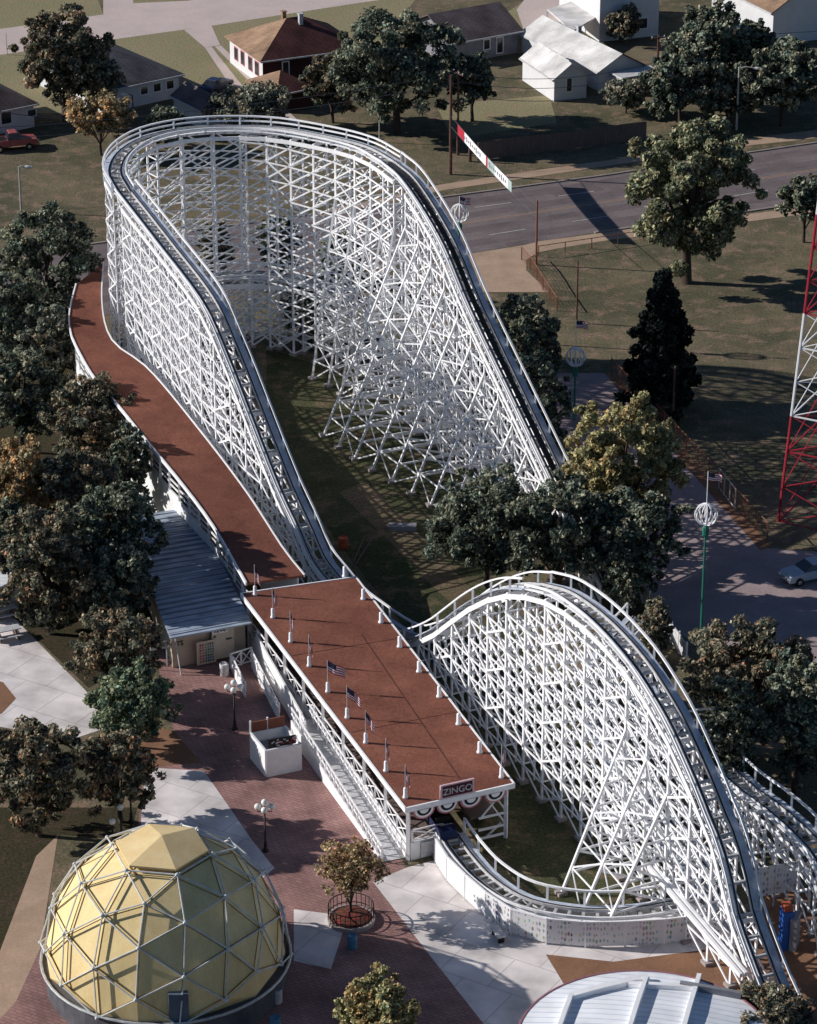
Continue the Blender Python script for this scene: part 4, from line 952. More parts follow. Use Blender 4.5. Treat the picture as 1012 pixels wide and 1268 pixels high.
# ------------------------------------------------------------------ HOUSES
def house(name, label, cat, fl, fr_, depth, wh, rise, roofm, wallm, kind='hip', ov=.45, wins=(), swins=(), door=None, lit_roof=None, chim=None, swall=None, ridge=.5):
    A, B = G(*fl), G(*fr_); u = (B-A).normalized(); v = V((-u.y, u.x, 0)); W = (B-A).length
    t = thing(name, label, cat, A); X = lambda x, y, z: A+u*x+v*y+V((0, 0, z))
    mb = MB(); c = [X(0, 0, 0), X(W, 0, 0), X(W, depth, 0), X(0, depth, 0)]
    mb.prism(c, 0, wh)
    if kind == 'gable_v':
        mb._add([X(0, 0, wh), X(W, 0, wh), X(W/2, 0, wh+rise*.97)], [(0, 1, 2)], 0); mb._add([X(0, depth, wh), X(W, depth, wh), X(W/2, depth, wh+rise*.97)], [(0, 2, 1)], 0)
    if kind == 'gable_u':
        mb._add([X(0, 0, wh), X(0, depth/2, wh+rise*.97), X(0, depth, wh)], [(0, 1, 2)], 0); mb._add([X(W, 0, wh), X(W, depth/2, wh+rise*.97), X(W, depth, wh)], [(0, 2, 1)], 0)
    wo = part(mb, 'wall', wallm, t)
    if swall:
        mb = MB(); mb.prism([X(-.04, -.04, 0), X(-.004, -.04, 0), X(-.004, depth, 0), X(-.04, depth, 0)], 0, wh-.02); part(mb, 'side_cladding', swall, t)
    rm = MB(); e = -ov; z0 = wh-.02; th = .14
    a, b, c_, d = X(e, e, z0), X(W-e, e, z0), X(W-e, depth-e, z0), X(e, depth-e, z0)
    if kind == 'hip':
        k = min(depth/2, W/2)*1.0
        r0_, r1_ = X(k, depth/2, wh+rise), X(W-k, depth/2, wh+rise)
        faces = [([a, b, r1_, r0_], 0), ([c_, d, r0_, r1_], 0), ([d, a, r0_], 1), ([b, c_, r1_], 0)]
    elif kind == 'gable_u':
        r0_, r1_ = X(e, depth/2, wh+rise), X(W-e, depth/2, wh+rise); faces = [([a, b, r1_, r0_], 0), ([c_, d, r0_, r1_], 0)]
    elif kind == 'gable_v':
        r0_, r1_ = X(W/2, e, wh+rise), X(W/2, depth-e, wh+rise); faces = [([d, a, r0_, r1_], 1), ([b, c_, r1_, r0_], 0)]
    else: faces = [([a, b, c_, d], 0)]
    dn = V((0, 0, -th))
    for f, mi in faces:
        rm._add(f+[p+dn for p in f], [tuple(range(len(f))), tuple(reversed(range(len(f), 2*len(f))))]+[(i, i+len(f), (i+1) % len(f)+len(f), (i+1) % len(f)) for i in range(len(f))], mi)
    ro_ = part(rm, 'roof', [roofm, lit_roof or roofm], t)  # left slope takes its own lighter shingle, painting in the sunlight
    gb = MB()
    if kind != 'gable_v': gb.beam(a+V((0, 0, -.1))-v*.06, b+V((0, 0, -.1))-v*.06, .12, .16)
    else: gb.beam(a+V((0, 0, -.1))-u*.06, d+V((0, 0, -.1))-u*.06, .12, .16)
    part(gb, 'gutter', 'dullwhite', ro_)
    for (x, z, w, h) in wins:
        fm_ = MB(); fm_.prism([X(x, -.07, 0), X(x+w, -.07, 0), X(x+w, .02, 0), X(x, .02, 0)], z, z+h); fo_ = part(fm_, 'window', 'white', t)
        pm = MB(); pm.prism([X(x+.12, -.09, 0), X(x+w-.12, -.09, 0), X(x+w-.12, -.06, 0), X(x+.12, -.06, 0)], z+.12, z+h-.12); part(pm, 'pane', 'glass', fo_)
    for (y, z, w, h) in swins:
        fm_ = MB(); fm_.prism([X(-.08, y, 0), X(-.08, y+w, 0), X(.02, y+w, 0), X(.02, y, 0)], z, z+h); fo_ = part(fm_, 'window', 'pink' if swall else 'white', t)
        pm = MB(); pm.prism([X(-.10, y+.12, 0), X(-.10, y+w-.12, 0), X(-.07, y+w-.12, 0), X(-.07, y+.12, 0)], z+.12, z+h-.12); part(pm, 'pane', 'glass', fo_)
    if door:
        x, w, h = door; dm = MB(); dm.prism([X(x, -.08, 0), X(x+w, -.08, 0), X(x+w, .02, 0), X(x, .02, 0)], .1, h); part(dm, 'door', 'greywall', t)
    if chim:
        for (x, y, h, m_) in chim:
            q = X(x, y, 0); zt = wh+rise*min(1, y/(depth/2), (depth-y)/(depth/2)); cm = MB(); cm.box((q.x, q.y, zt-.4), .45, .45, h+.4, math.atan2(u.y, u.x)); cm.box((q.x, q.y, zt+h), .6, .6, .12, math.atan2(u.y, u.x)); part(cm, 'chimney', m_, ro_)
    return t, X, W
house('house', 'white house with blue grey roof and three front windows', 'house', (126, 141), (222, 120), 13.5, 2.7, 2.3, 'shingleg', 'sidingw', 'hip', .5, wins=[(5.0, 1.1, 1.1, 1.1), (6.7, 1.1, 1.1, 1.1), (8.4, 1.1, 1.1, 1.1)], lit_roof='shingleg')
house('house', 'sunlit tan hip roofed dark brick house with white window beside driveway', 'house', (326, 107), (446, 91), 10.0, 3.1, 2.9, 'shingler', 'darkbrick', 'hip', .5, wins=[(2.3, .9, .9, 1.7), (6.0, 1.1, 1.3, 1.3)], swins=[(1.0, .8, 1.3, 1.7), (3.0, .8, 1.3, 1.7), (5.4, .8, 1.2, 1.7), (7.4, .8, 1.2, 1.6)], lit_roof='shinglet', chim=[(4.9, 5.6, .9, 'shinglet'), (6.3, 4.0, 1.1, 'dullwhite')], swall='sidingw')
house('garage', 'small garage with sunlit tan roof peeking right of grey bush', 'garage', (344, 140), (388, 131), 6.0, 2.2, 1.5, 'shingler', 'darkbrick', 'hip', .3, lit_roof='shinglet')
house('garage', 'small white garage with pinkish roof left of grey bush', 'garage', (251, 160), (285, 153), 6.0, 2.2, 1.3, 'shinglep', 'sidingw', 'gable_v', .3, lit_roof='shinglep')
house('house', 'white house with purple grey roof cut by left edge', 'house', (-50, 176), (43, 157), 9.0, 2.7, 2.4, 'shinglep', 'sidingw', 'hip', .45, wins=[(5.0, .9, 1.4, 1.5), (8.2, 1.2, 1.2, .9)])
house('house', 'low grey roofed house half behind big dark tree', 'house', (560, 80), (641, 65), 9.0, 2.7, 2.2, 'shinglep', 'greywall', 'gable_u', .5, wins=[(4.2, 1.0, 1.0, 1.3), (6.0, .3, 1.0, 2.0)])
house('shed', 'small white gabled shed with one dark window in its front', 'shed', (686, 126), (726, 121), 8.6, 2.6, 1.6, 'shinglel', 'sidingw', 'gable_v', .25, wins=[(1.4, .9, .8, 1.7)], lit_roof='shinglel')
t_, X_, W_ = house('house', 'long white house with pale gabled roof behind the shed', 'house', (741, 113), (795, 104), 17.0, 2.3, 1.7, 'shingleg', 'sidingw', 'gable_v', .3, lit_roof='shinglel', chim=[(3.4, 10, .7, 'dullwhite')])
mb = MB(); mb.prism([X_(1.2, -3.0, 0), X_(W_+.8, -3.0, 0), X_(W_+.8, -.33, 0), X_(1.2, -.33, 0)], 2.0, 2.15); pr = part(mb, 'porch_roof', 'dullwhite', t_)
mb = MB(); mb.prism([X_(1.5, -2.7, 0), X_(W_+.5, -2.7, 0), X_(W_+.5, -.02, 0), X_(1.5, -.02, 0)], 0, 1.98); part(mb, 'porch_wall', 'sidingw', t_)
cp = thing('carport', 'pale flat carport roof on white posts behind white shed', 'carport', G(712, 66)); zc_ = 2.5
cpts = [G(678, 13, zc_), G(709, 40, zc_), G(737, 23, zc_), G(712, 2, zc_)]
mb = MB(); mb.prism(cpts, zc_, zc_+.15); part(mb, 'roof', 'shinglel', cp)
for q in cpts[:2]+[cpts[0].lerp(cpts[1], .5)]: mb = MB(); mb.beam((q.x, q.y, 0), (q.x, q.y, zc_), .18); part(mb, 'post', 'white', cp)
house('house', 'tall pale house with grey front behind the red bush', 'house', (742, 52), (815, 44), 12, 5.6, 2.6, 'shinglel', 'sidingw', 'gable_v', .4, wins=[(2.5, 1.0, 1.2, 1.4), (5.0, 1.0, 1.2, 1.4)])
house('house', 'big white house with brown roof at top right corner', 'house', (956, 57), (1075, 40), 14, 4.2, 4.4, 'shinglep', 'sidingw', 'gable_v', .6, lit_roof='shinglet')
# wooden fence behind the far verge
A, B = G(592, 199), G(800, 173); wf = thing('wooden_fence', 'long dark board fence behind the far roadside verge', 'fence', A); mb = MB(); nfl = 64
for k in range(nfl):
    a, b = A.lerp(B, k/nfl), A.lerp(B, (k+.93)/nfl); wallseg(mb, a, b, .05, 2.0+.06*math.sin(k*12.7), .04)
part(mb, 'boards', 'wood', wf)
mb = MB(); nn = V((-(B-A).y, (B-A).x, 0)).normalized()*.08
for z in (.5, 1.6): mb.beam(A+nn+V((0, 0, z)), B+nn+V((0, 0, z)), .06, .1)
for k in range(14): q = A.lerp(B, k/13)+nn; mb.beam(q, q+V((0, 0, 2.0)), .1)
part(mb, 'frame', 'wood', wf)
# ------------------------------------------------------------------ POLES, BANNER, WIRES
def pole(px, yb, yt, m, label, name='utility_pole', cat='pole', r=.13, arm=None, lamp=None, group=None):
    b = G(px, yb); z = T(px, yt, yb).z; t = thing(name, label, cat, b, group)
    mb = MB(); mb.tube([b, b+V((0, 0, z))], [r, r*.7], 8); part(mb, 'post', m, t)
    if arm:
        mb = MB(); d = V((math.cos(arm[1]), math.sin(arm[1]), 0)); mb.beam(b+V((0, 0, z-.35))-d*arm[0], b+V((0, 0, z-.35))+d*arm[0], .12); ao = part(mb, 'cross_arm', m, t)
        mb = MB()
        for k in (-.9, 0.15, .9): mb.lathe(b+V((0, 0, z-.3))+d*arm[0]*k, [(.06, 0), (.08, .12), (.04, .2)], 6)
        part(mb, 'insulator', 'dullwhite', ao)
    if lamp:
        d = V((lamp[0], lamp[1], 0)); mb = MB(); mb.tube([b+V((0, 0, z-.1)), b+d*.5+V((0, 0, z+.1)), b+d+V((0, 0, z+.05))], .05, 6); part(mb, 'arm', m, t)
        e = b+d+V((0, 0, z)); dd2 = d.normalized(); mb = MB(); mb.tube([e-dd2*.1, e+dd2*.25, e+dd2*.7, e+dd2*.85], [.07, .17, .17, .05], 8); part(mb, 'lamp_head', 'dullwhite', t, True)
    return t, b, z
_, pb1, pz1 = pole(558, 216, 93, 'pole', 'tall brown pole holding the banner at far verge', r=.18)
_, pb2, pz2 = pole(567, 192, 87, 'pole', 'brown pole just behind the banner pole with pale crossarm', r=.15, arm=(1.0, R(-60)))
_, pb3, pz3 = pole(664, 328, 248, 'rust', 'short rust red banner pole beside the driveway', r=.12)
_, pb4, pz4 = pole(812, 148, 43, 'pole', 'dark utility pole in front of dense roadside trees', r=.16, arm=(.8, R(20)))
_, pb5, pz5 = pole(912, 161, 83, 'palepole', 'pale roadside lamp standard with short arm by dense trees', 'street_lamp', 'street lamp', .12, lamp=(1.5, -.4), group='street lamps')
pole(166, 168, 118, 'pole', 'street lamp on dark post right of orange tree', 'street_lamp', 'street lamp', .1, lamp=(-.5, .2), group='street lamps')
pole(26.5, 262, 206, 'palepole', 'short pale lamp post with braced foot at left edge', 'street_lamp', 'street lamp', .11, lamp=(.5, -.1), group='street lamps')
pole(470, 176, 137, 'palepole', 'thin pale post with small box behind the crest', 'street_lamp', 'street lamp', .08, lamp=(.35, -.3), group='street lamps')
pole(714, 400, 323, 'pole', 'thin rust pole standing behind the flag with wire ball', r=.1)
pole(833, 528, 456, 'pole', 'grey brown pole right of the dark conifer', r=.12)
pole(9, 68, 41, 'palepole', 'small post box pole by street at top left', r=.06)
pole(582, 200, 176, 'pole', 'stubby brown post at left end of board fence', r=.2)
bt = thing('street_banner', 'long white banner with red end strung above the road', 'banner', (pb1+pb3)/2)
ba, bz = V((pb1.x, pb1.y, T(558, 150, 216).z)), V((pb3.x, pb3.y, T(664, 262, 328).z))
def bpt(t, dz): p = ba.lerp(bz, t); return V((p.x, p.y, p.z-.8*math.sin(math.pi*t)*.4+dz))
mb = MB(); N = 30; t0b, t1b = .085, .72
for k in range(N):
    a, b = t0b+(t1b-t0b)*k/N, t0b+(t1b-t0b)*(k+1)/N; f = k/N
    mi = 1 if f < .12 or .5 < f < .55 else (2 if .55 <= f < .68 or f > .92 else 0)
    mb.poly([bpt(a, -.55), bpt(b, -.55), bpt(b, .55), bpt(a, .55)], mi)
part(mb, 'cloth', ['white', 'red', mat('grey_green_cloth', (.42, .52, .48), (.36, .45, .42), 1, .8)], bt)
mb = MB(); rnd = random.Random(8); bd_ = V((bz-ba).to_tuple()).normalized(); bn_ = V((bd_.y, -bd_.x, 0)).normalized()*.03; bn_ = bn_ if bn_.x < 0 else -bn_
for sd_ in (1, -1):
    for k in range(22):
        t = .17+.5*k/22; h = rnd.uniform(.12, .3)
        if .36 < t < .44: continue
        mb.poly([bpt(t, -h)+bn_*sd_, bpt(t+.011, -h)+bn_*sd_, bpt(t+.011, h)+bn_*sd_, bpt(t, h)+bn_*sd_], 0)
part(mb, 'lettering', 'greywall', bt)
mb = MB()
for dz in (.55, -.55):
    for k in range(16): mb.beam(bpt(k/16, dz), bpt((k+1)/16, dz), .035)
part(mb, 'stay_wire', 'wire', bt)
def wire(a, b, sag, lab, r=.03):
    mb = MB(); k = 16; mb.tube([V(a).lerp(V(b), i/k)-V((0, 0, sag*4*(i/k)*(1-i/k))) for i in range(k+1)], r, 4); return tag(mb.build('overhead_cable', 'wire'), lab, 'cable', 'overhead cables')
pt = lambda b, z: V((b.x, b.y, z))
wire(pt(pb2, pz2-.3), pt(pb4, pz4-3.0), 1.2, 'highest dark cable running above the board fence'); wire(pt(pb2, pz2-1.2), pt(pb4, pz4-4.0), 1.3, 'middle dark cable running above the board fence'); wire(pt(pb2, pz2-2.6), pt(pb4, pz4-5.4), 1.3, 'lowest dark cable running above the board fence')
pR = pb4+V((75, 30, 0)); wire(pt(pb4, pz4-.5), pt(pR, pz4-1), 1.5, 'upper cable crossing the dark trees at right'); wire(pt(pb4, pz4-4.5), pt(pR, pz4-6), 1.5, 'lower cable crossing the dark trees at right')
pLs = pb2+V((-70, -20, 0)); wire(pt(pb2, pz2-.3), pt(pLs, pz2-.6), 1.6, 'upper cable passing in front of big dark tree'); wire(pt(pb2, pz2-1.4), pt(pLs, pz2-1.8), 1.6, 'lower cable passing in front of big dark tree')
wire(T(166, 140, 168), T(-20, 134, 200), .8, 'pale drooping cable near the house at left edge', .045)
# ------------------------------------------------------------------ FENCES round the lot and drive
def wirefence(name, label, P, h, m, n, mesh=True):
    t = thing(name, label, 'fence', P[0]); mb, pm = MB(), MB()
    S = spline(P, (sum((b-a).length for a, b in zip(P, P[1:])))/n)
    for a, b in zip(S, S[1:]):
        u = V((0, 0, 1)); mb.beam(a+u*h, b+u*h, .06); pass
        if mesh:
            for k in range(1, 8): mb.beam(a+u*(h*k/8), b+u*(h*k/8), .012)
            for k in range(10): mb.beam(a.lerp(b, k/10), a.lerp(b, k/10)+u*h, .012)
    part(mb, 'rail_mesh', m, t)
    for a in S: part(MB().beam(a, a+V((0, 0, h+.05)), .08), 'post', m, t)
    return t
wirefence('wire_fence', 'rusty wire fence along right edge of the lot path', [G(757, 466), G(800, 510), G(890, 606), G(950, 672)], 1.7, 'rust', 14)
wirefence('wire_fence', 'thin rusty rail fence along near sidewalk of road', [G(667, 318), G(700, 313), G(760, 304), G(860, 288)], 1.1, 'rust', 6, False)
wirefence('wire_fence', 'rusty wire fence at corner of the driveway', [G(646, 322), G(660, 338), G(673, 360), G(690, 385)], 1.3, 'rust', 5)
wf2 = thing('white_fence', 'weathered white board fence between lift foot and lot', 'fence', G(781, 735)); mb = MB(); S = spline([G(778, 722), G(800, 752), G(832, 797), G(850, 822)], 1.8)
for a, b in zip(S, S[1:]): wallseg(mb, a, b, .1, 1.6, .06)
part(mb, 'boards', 'dullwhite', wf2)
for a in S: part(MB().beam(a, a+V((0, 0, 1.8)), .12), 'post', 'white', wf2)
gt = thing('metal_gate', 'pale metal gate at far end of the lot fence', 'gate', G(900, 600)); mb = MB(); xrail(mb, G(890, 606), G(910, 632), .1, 1.9, 3, .07, False); part(mb, 'frame', 'palepole', gt)
# ------------------------------------------------------------------ VEHICLES
def vehicle(name, label, cat, px, py, ang, m, truck=False, s=1.0):
    c = G(px, py); t = thing(name, label, cat, c); ca, sa = math.cos(ang), math.sin(ang)
    L = lambda x, y, z: V((c.x+(x*ca-y*sa)*s, c.y+(x*sa+y*ca)*s, z*s))
    prof = [(-2.3, .35), (-2.35, .75), (-2.2, .95), (-.9, 1.0), (.9, 1.0), (2.1, .85), (2.3, .65), (2.25, .35)]
    if truck: prof = [(-2.5, .5), (-2.5, 1.1), (-.5, 1.1), (.8, 1.1), (2.2, 1.0), (2.4, .8), (2.4, .5)]
    def shell(mb, prof, w0, w1=None, mi=0):
        w1 = w1 or w0; n = len(prof); zs = [z for _, z in prof]; lo, hi = min(zs), max(zs)
        wd = lambda z: w0+(w1-w0)*((z-lo)/(hi-lo))
        a = [L(x, -wd(z), z) for x, z in prof]; b = [L(x, wd(z), z) for x, z in prof]
        mb._add(a+b, [tuple(range(n)), tuple(reversed(range(n, 2*n)))]+[(i, i+n, (i+1) % n+n, (i+1) % n) for i in range(n)], mi)
    mb = MB(); shell(mb, prof, .86, .82); body = part(mb, 'body', m, t)
    cab = [(-1.7, 1.0), (-1.05, 1.42), (.25, 1.42), (.95, 1.0)] if not truck else [(-.55, 1.1), (-.45, 1.7), (.5, 1.7), (1.0, 1.1)]
    mb = MB(); shell(mb, cab, .78, .62); part(mb, 'window', 'glass', t)
    rf = [(cab[1][0]+.05, cab[1][1]-.02), (cab[1][0]+.1, cab[1][1]+.06), (cab[2][0]-.1, cab[2][1]+.06), (cab[2][0]-.05, cab[2][1]-.02)]
    mb = MB(); shell(mb, rf, .64, .6); part(mb, 'roof', m, t)
    if truck:
        mb = MB(); mb.poly([L(-2.42, -.72, 1.106), L(-.62, -.72, 1.106), L(-.62, .72, 1.106), L(-2.42, .72, 1.106)]); part(mb, 'cargo_bed', 'black', t)
    for x in (-1.4, 1.45):
        for y in (-.84, .84):
            mb = MB(); a, b = L(x, y-.1, .33), L(x, y+.1, .33); mb.tube([a, b], .33*s, 14); w = part(mb, 'wheel', 'tyre', t)
            mb = MB(); e = L(x, y+(.11 if y > 0 else -.11), .33); mb.tube([e, e+(b-a)*(.1 if y > 0 else -.1)], .18*s, 10); part(mb, 'hubcap', 'chrome', w)
    mb = MB(); mb.beam(L(prof[-1][0]+.06, -.85, .5), L(prof[-1][0]+.06, .85, .5), .12*s, .16*s); part(mb, 'bumper', 'chrome', t)
    for y in (-.6, .6): mb = MB(); mb.ball(L(prof[-2][0]-.02, y, prof[-2][1]-.05), .11*s, 8); part(mb, 'headlight', 'globe', t)
    return t
vehicle('parked_car', 'pale blue grey car parked in shade at lot edge', 'car', 1003, 716, R(205), 'carwhite')
vehicle('pickup_truck', 'faded red pickup parked below house at left edge', 'pickup', 16, 184, R(18), 'pickup', True, 1.1)
vehicle('parked_car', 'dark car in the shaded back drive beside brick house', 'car', 268, 112, R(60), 'navy')
# ------------------------------------------------------------------ small things at the left edge and in the enclosure
for i, (px, py, lab) in enumerate(((9, 790, 'white slab table on the pale path, nearer of two'), (4, 764, 'white slab table on the pale path, farther of two'))):
    q = G(px, py); t = thing('picnic_table', lab, 'table', q, 'tables on the left path'); mb = MB(); mb.box((q.x, q.y, .72), 2.0, .8, .07, R(25)); part(mb, 'table_top', 'dullwhite', t)
    for s in (-1, 1):
        mb = MB(); mb.box((q.x-s*.75*math.sin(R(25)), q.y+s*.75*math.cos(R(25)), .42), 2.0, .28, .06, R(25)); part(mb, 'bench_seat', 'dullwhite', t)
        mb = MB(); mb.box((q.x+s*.7*math.cos(R(25)), q.y+s*.7*math.sin(R(25)), 0), .1, 1.4, .72, R(25)); part(mb, 'leg', 'wood', t)
ks = thing('kiosk', 'small hut with white ribbed roof cut by left edge', 'hut', G(-10, 752)); mb = MB(); kq = [G(27, 715, 2.6), G(0, 697, 2.6), G(-45, 712, 2.6), G(-20, 735, 2.6)]
mb.prism(kq, 2.45, 2.6); part(mb, 'roof', 'whiteroof', ks); cq = sum((p for p in kq), V())/4; mb = MB(); mb.prism([p.lerp(cq, .1) for p in kq], 0, 2.45); part(mb, 'wall', 'dullwhite', ks)
barrel(425, 678, 'orange', 'orange drum lying in shaded grass right of tall drop', .9, .4)
mb = MB(); q = G(497, 655); t = thing('timber_stack', 'small stack of grey timber on grass under the lift', 'timber', q)
for k in range(7): mb.beam((q.x-1, q.y+(k % 4)*.28-.4, .12+.2*(k//4)), (q.x+1.2, q.y+(k % 4)*.28-.4, .12+.2*(k//4)), .2)
part(mb, 'planks', 'greywall', t)
for a, b, lab in (((438, 697), (452, 664), 'left of two pale sticks lying on shaded grass'), ((440, 700), (462, 666), 'right of two pale sticks lying on shaded grass')):
    mb = MB(); mb.beam(G(*a)+V((0, 0, .06)), G(*b)+V((0, 0, .06)), .08); tag(mb.build('timber_pole', 'wood'), lab, 'timber')
# ------------------------------------------------------------------ TREES
LM = {
 'green': leafmat('leaf_green', (.04, .055, .04), (.17, .215, .13), (.38, .42, .27), .3, .25),
 'dark': leafmat('leaf_dark', (.018, .025, .025), (.12, .145, .105), (.36, .375, .27), .3, .28),
 'olive': leafmat('leaf_olive', (.05, .055, .035), (.31, .28, .14), (.64, .53, .28), .3, .4),
 'elm': leafmat('leaf_elm', (.035, .045, .032), (.21, .225, .135), (.48, .465, .29), .3, .25),
 'orange': leafmat('leaf_orange', (.045, .045, .035), (.30, .235, .13), (.62, .45, .25), .3, .5),
 'rusty': leafmat('leaf_rusty', (.02, .028, .026), (.15, .16, .115), (.44, .36, .24), .3, .5),
 'pine': leafmat('leaf_pine', (.006, .009, .010), (.025, .034, .029), (.085, .09, .068), .25, 0),
 'grey': leafmat('leaf_grey', (.035, .042, .036), (.21, .22, .165), (.42, .41, .31), .3, .3),
}
def leaves(rng, clumps, per, leaf, rad, zc=None):
    n = len(clumps)*per
    C = np.repeat(clumps[:, :3], per, 0); cr = np.repeat(clumps[:, 3], per); cs = np.repeat(clumps[:, 4], per)
    d = rng.normal(size=(n, 3)); d /= np.linalg.norm(d, axis=1)[:, None]
    P = C+d*(cr*rng.random(n)**.4)[:, None]*np.array([1, 1, .85])
    nrm_ = d*.6+rng.normal(size=(n, 3))*.7+np.array([-.62, .0, .45]); nrm_ /= np.linalg.norm(nrm_, axis=1)[:, None]
    t = rng.normal(size=(n, 3)); t -= nrm_*(t*nrm_).sum(1)[:, None]; t /= np.linalg.norm(t, axis=1)[:, None]; b = np.cross(nrm_, t)
    s = leaf*rng.uniform(.4, 1.45, n); a = t*(s*.6)[:, None]; bb = b*(s*.36)[:, None]
    v = np.stack([P-a, P-bb*1.0+a*.1, P+a, P+bb*1.0+a*.1], 1).reshape(-1, 3)
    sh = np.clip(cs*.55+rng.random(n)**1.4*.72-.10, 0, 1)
    return v, sh
def mesh_quads(name, v, sh, m, parent, loc):
    n = len(v)//4; me = bpy.data.meshes.new(name); me.vertices.add(len(v)); me.vertices.foreach_set('co', (v-np.array(loc)).astype(np.float32).ravel())
    me.loops.add(4*n); me.loops.foreach_set('vertex_index', np.arange(4*n, dtype=np.int32)); me.polygons.add(n)
    me.polygons.foreach_set('loop_start', np.arange(0, 4*n, 4, dtype=np.int32))
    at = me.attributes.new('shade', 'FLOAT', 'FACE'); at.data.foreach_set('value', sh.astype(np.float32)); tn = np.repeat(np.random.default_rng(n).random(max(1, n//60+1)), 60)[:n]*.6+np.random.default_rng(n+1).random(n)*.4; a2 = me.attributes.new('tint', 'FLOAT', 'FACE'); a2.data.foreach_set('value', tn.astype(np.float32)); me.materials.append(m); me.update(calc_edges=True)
    o = bpy.data.objects.new(name, me); COL.objects.link(o); o.parent = parent; return o
def tree(cx, ytop, ybase, wpx, kind, label, name='tree', cat='tree', leafs=5200, leaf=.42, trunk=.25, seed=0, crown0=.25, conifer=False, multi=1, group=None, dense=1.0):
    b = G(cx, ybase); H = T(cx, ytop, ybase).z; s = scl(V((b.x, b.y, H*.6))); Rx = wpx/2/s*1.08
    rng = np.random.default_rng(seed+int(cx)*7+int(ytop)); t = thing(name, label, cat, b, group)
    z0 = H*crown0; cl = []; lobes = []
    if not conifer:
        hz = (H-z0)/2; zc_ = z0+hz; nl = 22
        sq = rng.uniform(.82, 1.12, 3)
        for k in range(nl):
            zz = 1-2*(k+.5)/nl; a = k*2.39996+rng.random()*.8; rr = math.sqrt(1-zz*zz); q = rng.uniform(.50, .76)
            lobes.append((b.x+Rx*rr*q*math.cos(a)*sq[0], b.y+Rx*rr*q*math.sin(a)*sq[1], zc_+hz*(zz*q*.98+.02), Rx*rng.uniform(.27, .42), hz*rng.uniform(.24, .36)))
        lobes.append((b.x, b.y, zc_, Rx*.55, hz*.6))
        for k in range(230):
            L_ = lobes[int(rng.integers(0, len(lobes)))]; d = rng.normal(size=3); d /= np.linalg.norm(d)
            if d[2] < 0 and rng.random() < .6: d[2] = -d[2]
            q = rng.uniform(.6, 1.05)
            p = (L_[0]+d[0]*L_[3]*q, L_[1]+d[1]*L_[3]*q, min(H, L_[2]+d[2]*L_[4]*q))
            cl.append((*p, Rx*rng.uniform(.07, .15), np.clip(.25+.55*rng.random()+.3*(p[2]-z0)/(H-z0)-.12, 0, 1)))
    else:
        for k in range(150):
            f = (k+.5)/150; f = f*.97; rr = Rx*(1-f**1.7)*rng.uniform(.4, 1.05)*(1-.25*((f*8) % 1))+.15; a = k*2.39996+rng.random()*.6
            cl.append((b.x+rr*math.cos(a), b.y+rr*math.sin(a), z0+(H-z0)*f*.97, Rx*(.10+.14*(1-f)), rng.random()*.8))
    cl = np.array(cl); v, sh = leaves(rng, cl, max(14, int(leafs*2.4*dense/len(cl))), leaf*.64, Rx)
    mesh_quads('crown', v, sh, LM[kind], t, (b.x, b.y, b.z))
    mb = MB(); bends = [b+V((rng.uniform(-.1, .1)*H*k*.12, rng.uniform(-.1, .1)*H*k*.12, H*.72*k/4)) for k in range(5)]; bends[0] = b
    tr = max(.1, trunk*H/12)
    mb.tube(bends, [tr*1.25, tr, tr*.8, tr*.6, tr*.35], 8); part(mb, 'trunk', 'bark', t, True)
    if not conifer:
        mb = MB()
        for L_ in lobes[::2]:
            k = 1+int(rng.integers(0, 2)); st = bends[k]; e = V(L_[:3]); m_ = st.lerp(e, .5)+V((0, 0, H*.04)); mb.tube([st, m_, e], [tr*.55, tr*.36, tr*.12], 6)
        part(mb, 'limb', 'bark', t, True)
    return t
tree(850, 132, 350, 176, 'elm', 'large round green tree beside the road', leafs=22000, leaf=.55, trunk=.3, crown0=.05)
tree(816, 326, 508, 88, 'pine', 'dark pointed conifer on the shaded lawn', 'conifer', leafs=15000, leaf=.5, conifer=True, crown0=.06)
tree(345, 262, 345, 62, 'dark', 'dark bush seen through back of the turnaround lattice', 'bush', 'bush', leafs=4000, leaf=.5, crown0=.02)
tree(425, 285, 372, 70, 'dark', 'dark tree seen through lattice right of centre of the turnaround', leafs=4500, leaf=.5, crown0=.02)
tree(268, 270, 352, 50, 'rusty', 'reddish bush seen through left of the turnaround lattice', 'bush', 'bush', leafs=3000, leaf=.5, crown0=.02)
tree(385, 340, 428, 80, 'dark', 'dark bush standing behind the low inner curve', 'bush', 'bush', leafs=4500, leaf=.5, crown0=.02)
tree(995, 215, 300, 62, 'dark', 'small dark tree beside tower at right edge', leafs=3000, leaf=.5)
tree(764, 488, 690, 158, 'olive', 'yellow green bushy tree right of the lift foot', leafs=13000, leaf=.46, crown0=.05)
tree(692, 588, 748, 140, 'dark', 'dark broad tree at lift foot, right of its neighbour', leafs=9000, leaf=.45, crown0=.1)
tree(602, 585, 728, 145, 'dark', 'dark leafy tree hiding foot of the lift trestle', leafs=11000, leaf=.42, crown0=.06)
tree(788, 600, 752, 118, 'dark', 'dark tree between yellow green tree and the lot', leafs=7000, leaf=.45, crown0=.1)
tree(772, 672, 768, 60, 'dark', 'dark bush between second hill crest and white board fence', 'bush', 'bush', leafs=4500, leaf=.42, crown0=.02)
tree(812, 738, 818, 46, 'rusty', 'rusty bush against white board fence below dark bush', 'bush', 'bush', leafs=3000, leaf=.4, crown0=.02)
tree(642, 360, 452, 84, 'dark', 'dark tree nearest the driveway right of the lift', leafs=6000, leaf=.45, crown0=.04)
tree(655, 360, 515, 92, 'dark', 'dark tree behind the thin rust pole', leafs=9000, leaf=.45, crown0=.05)
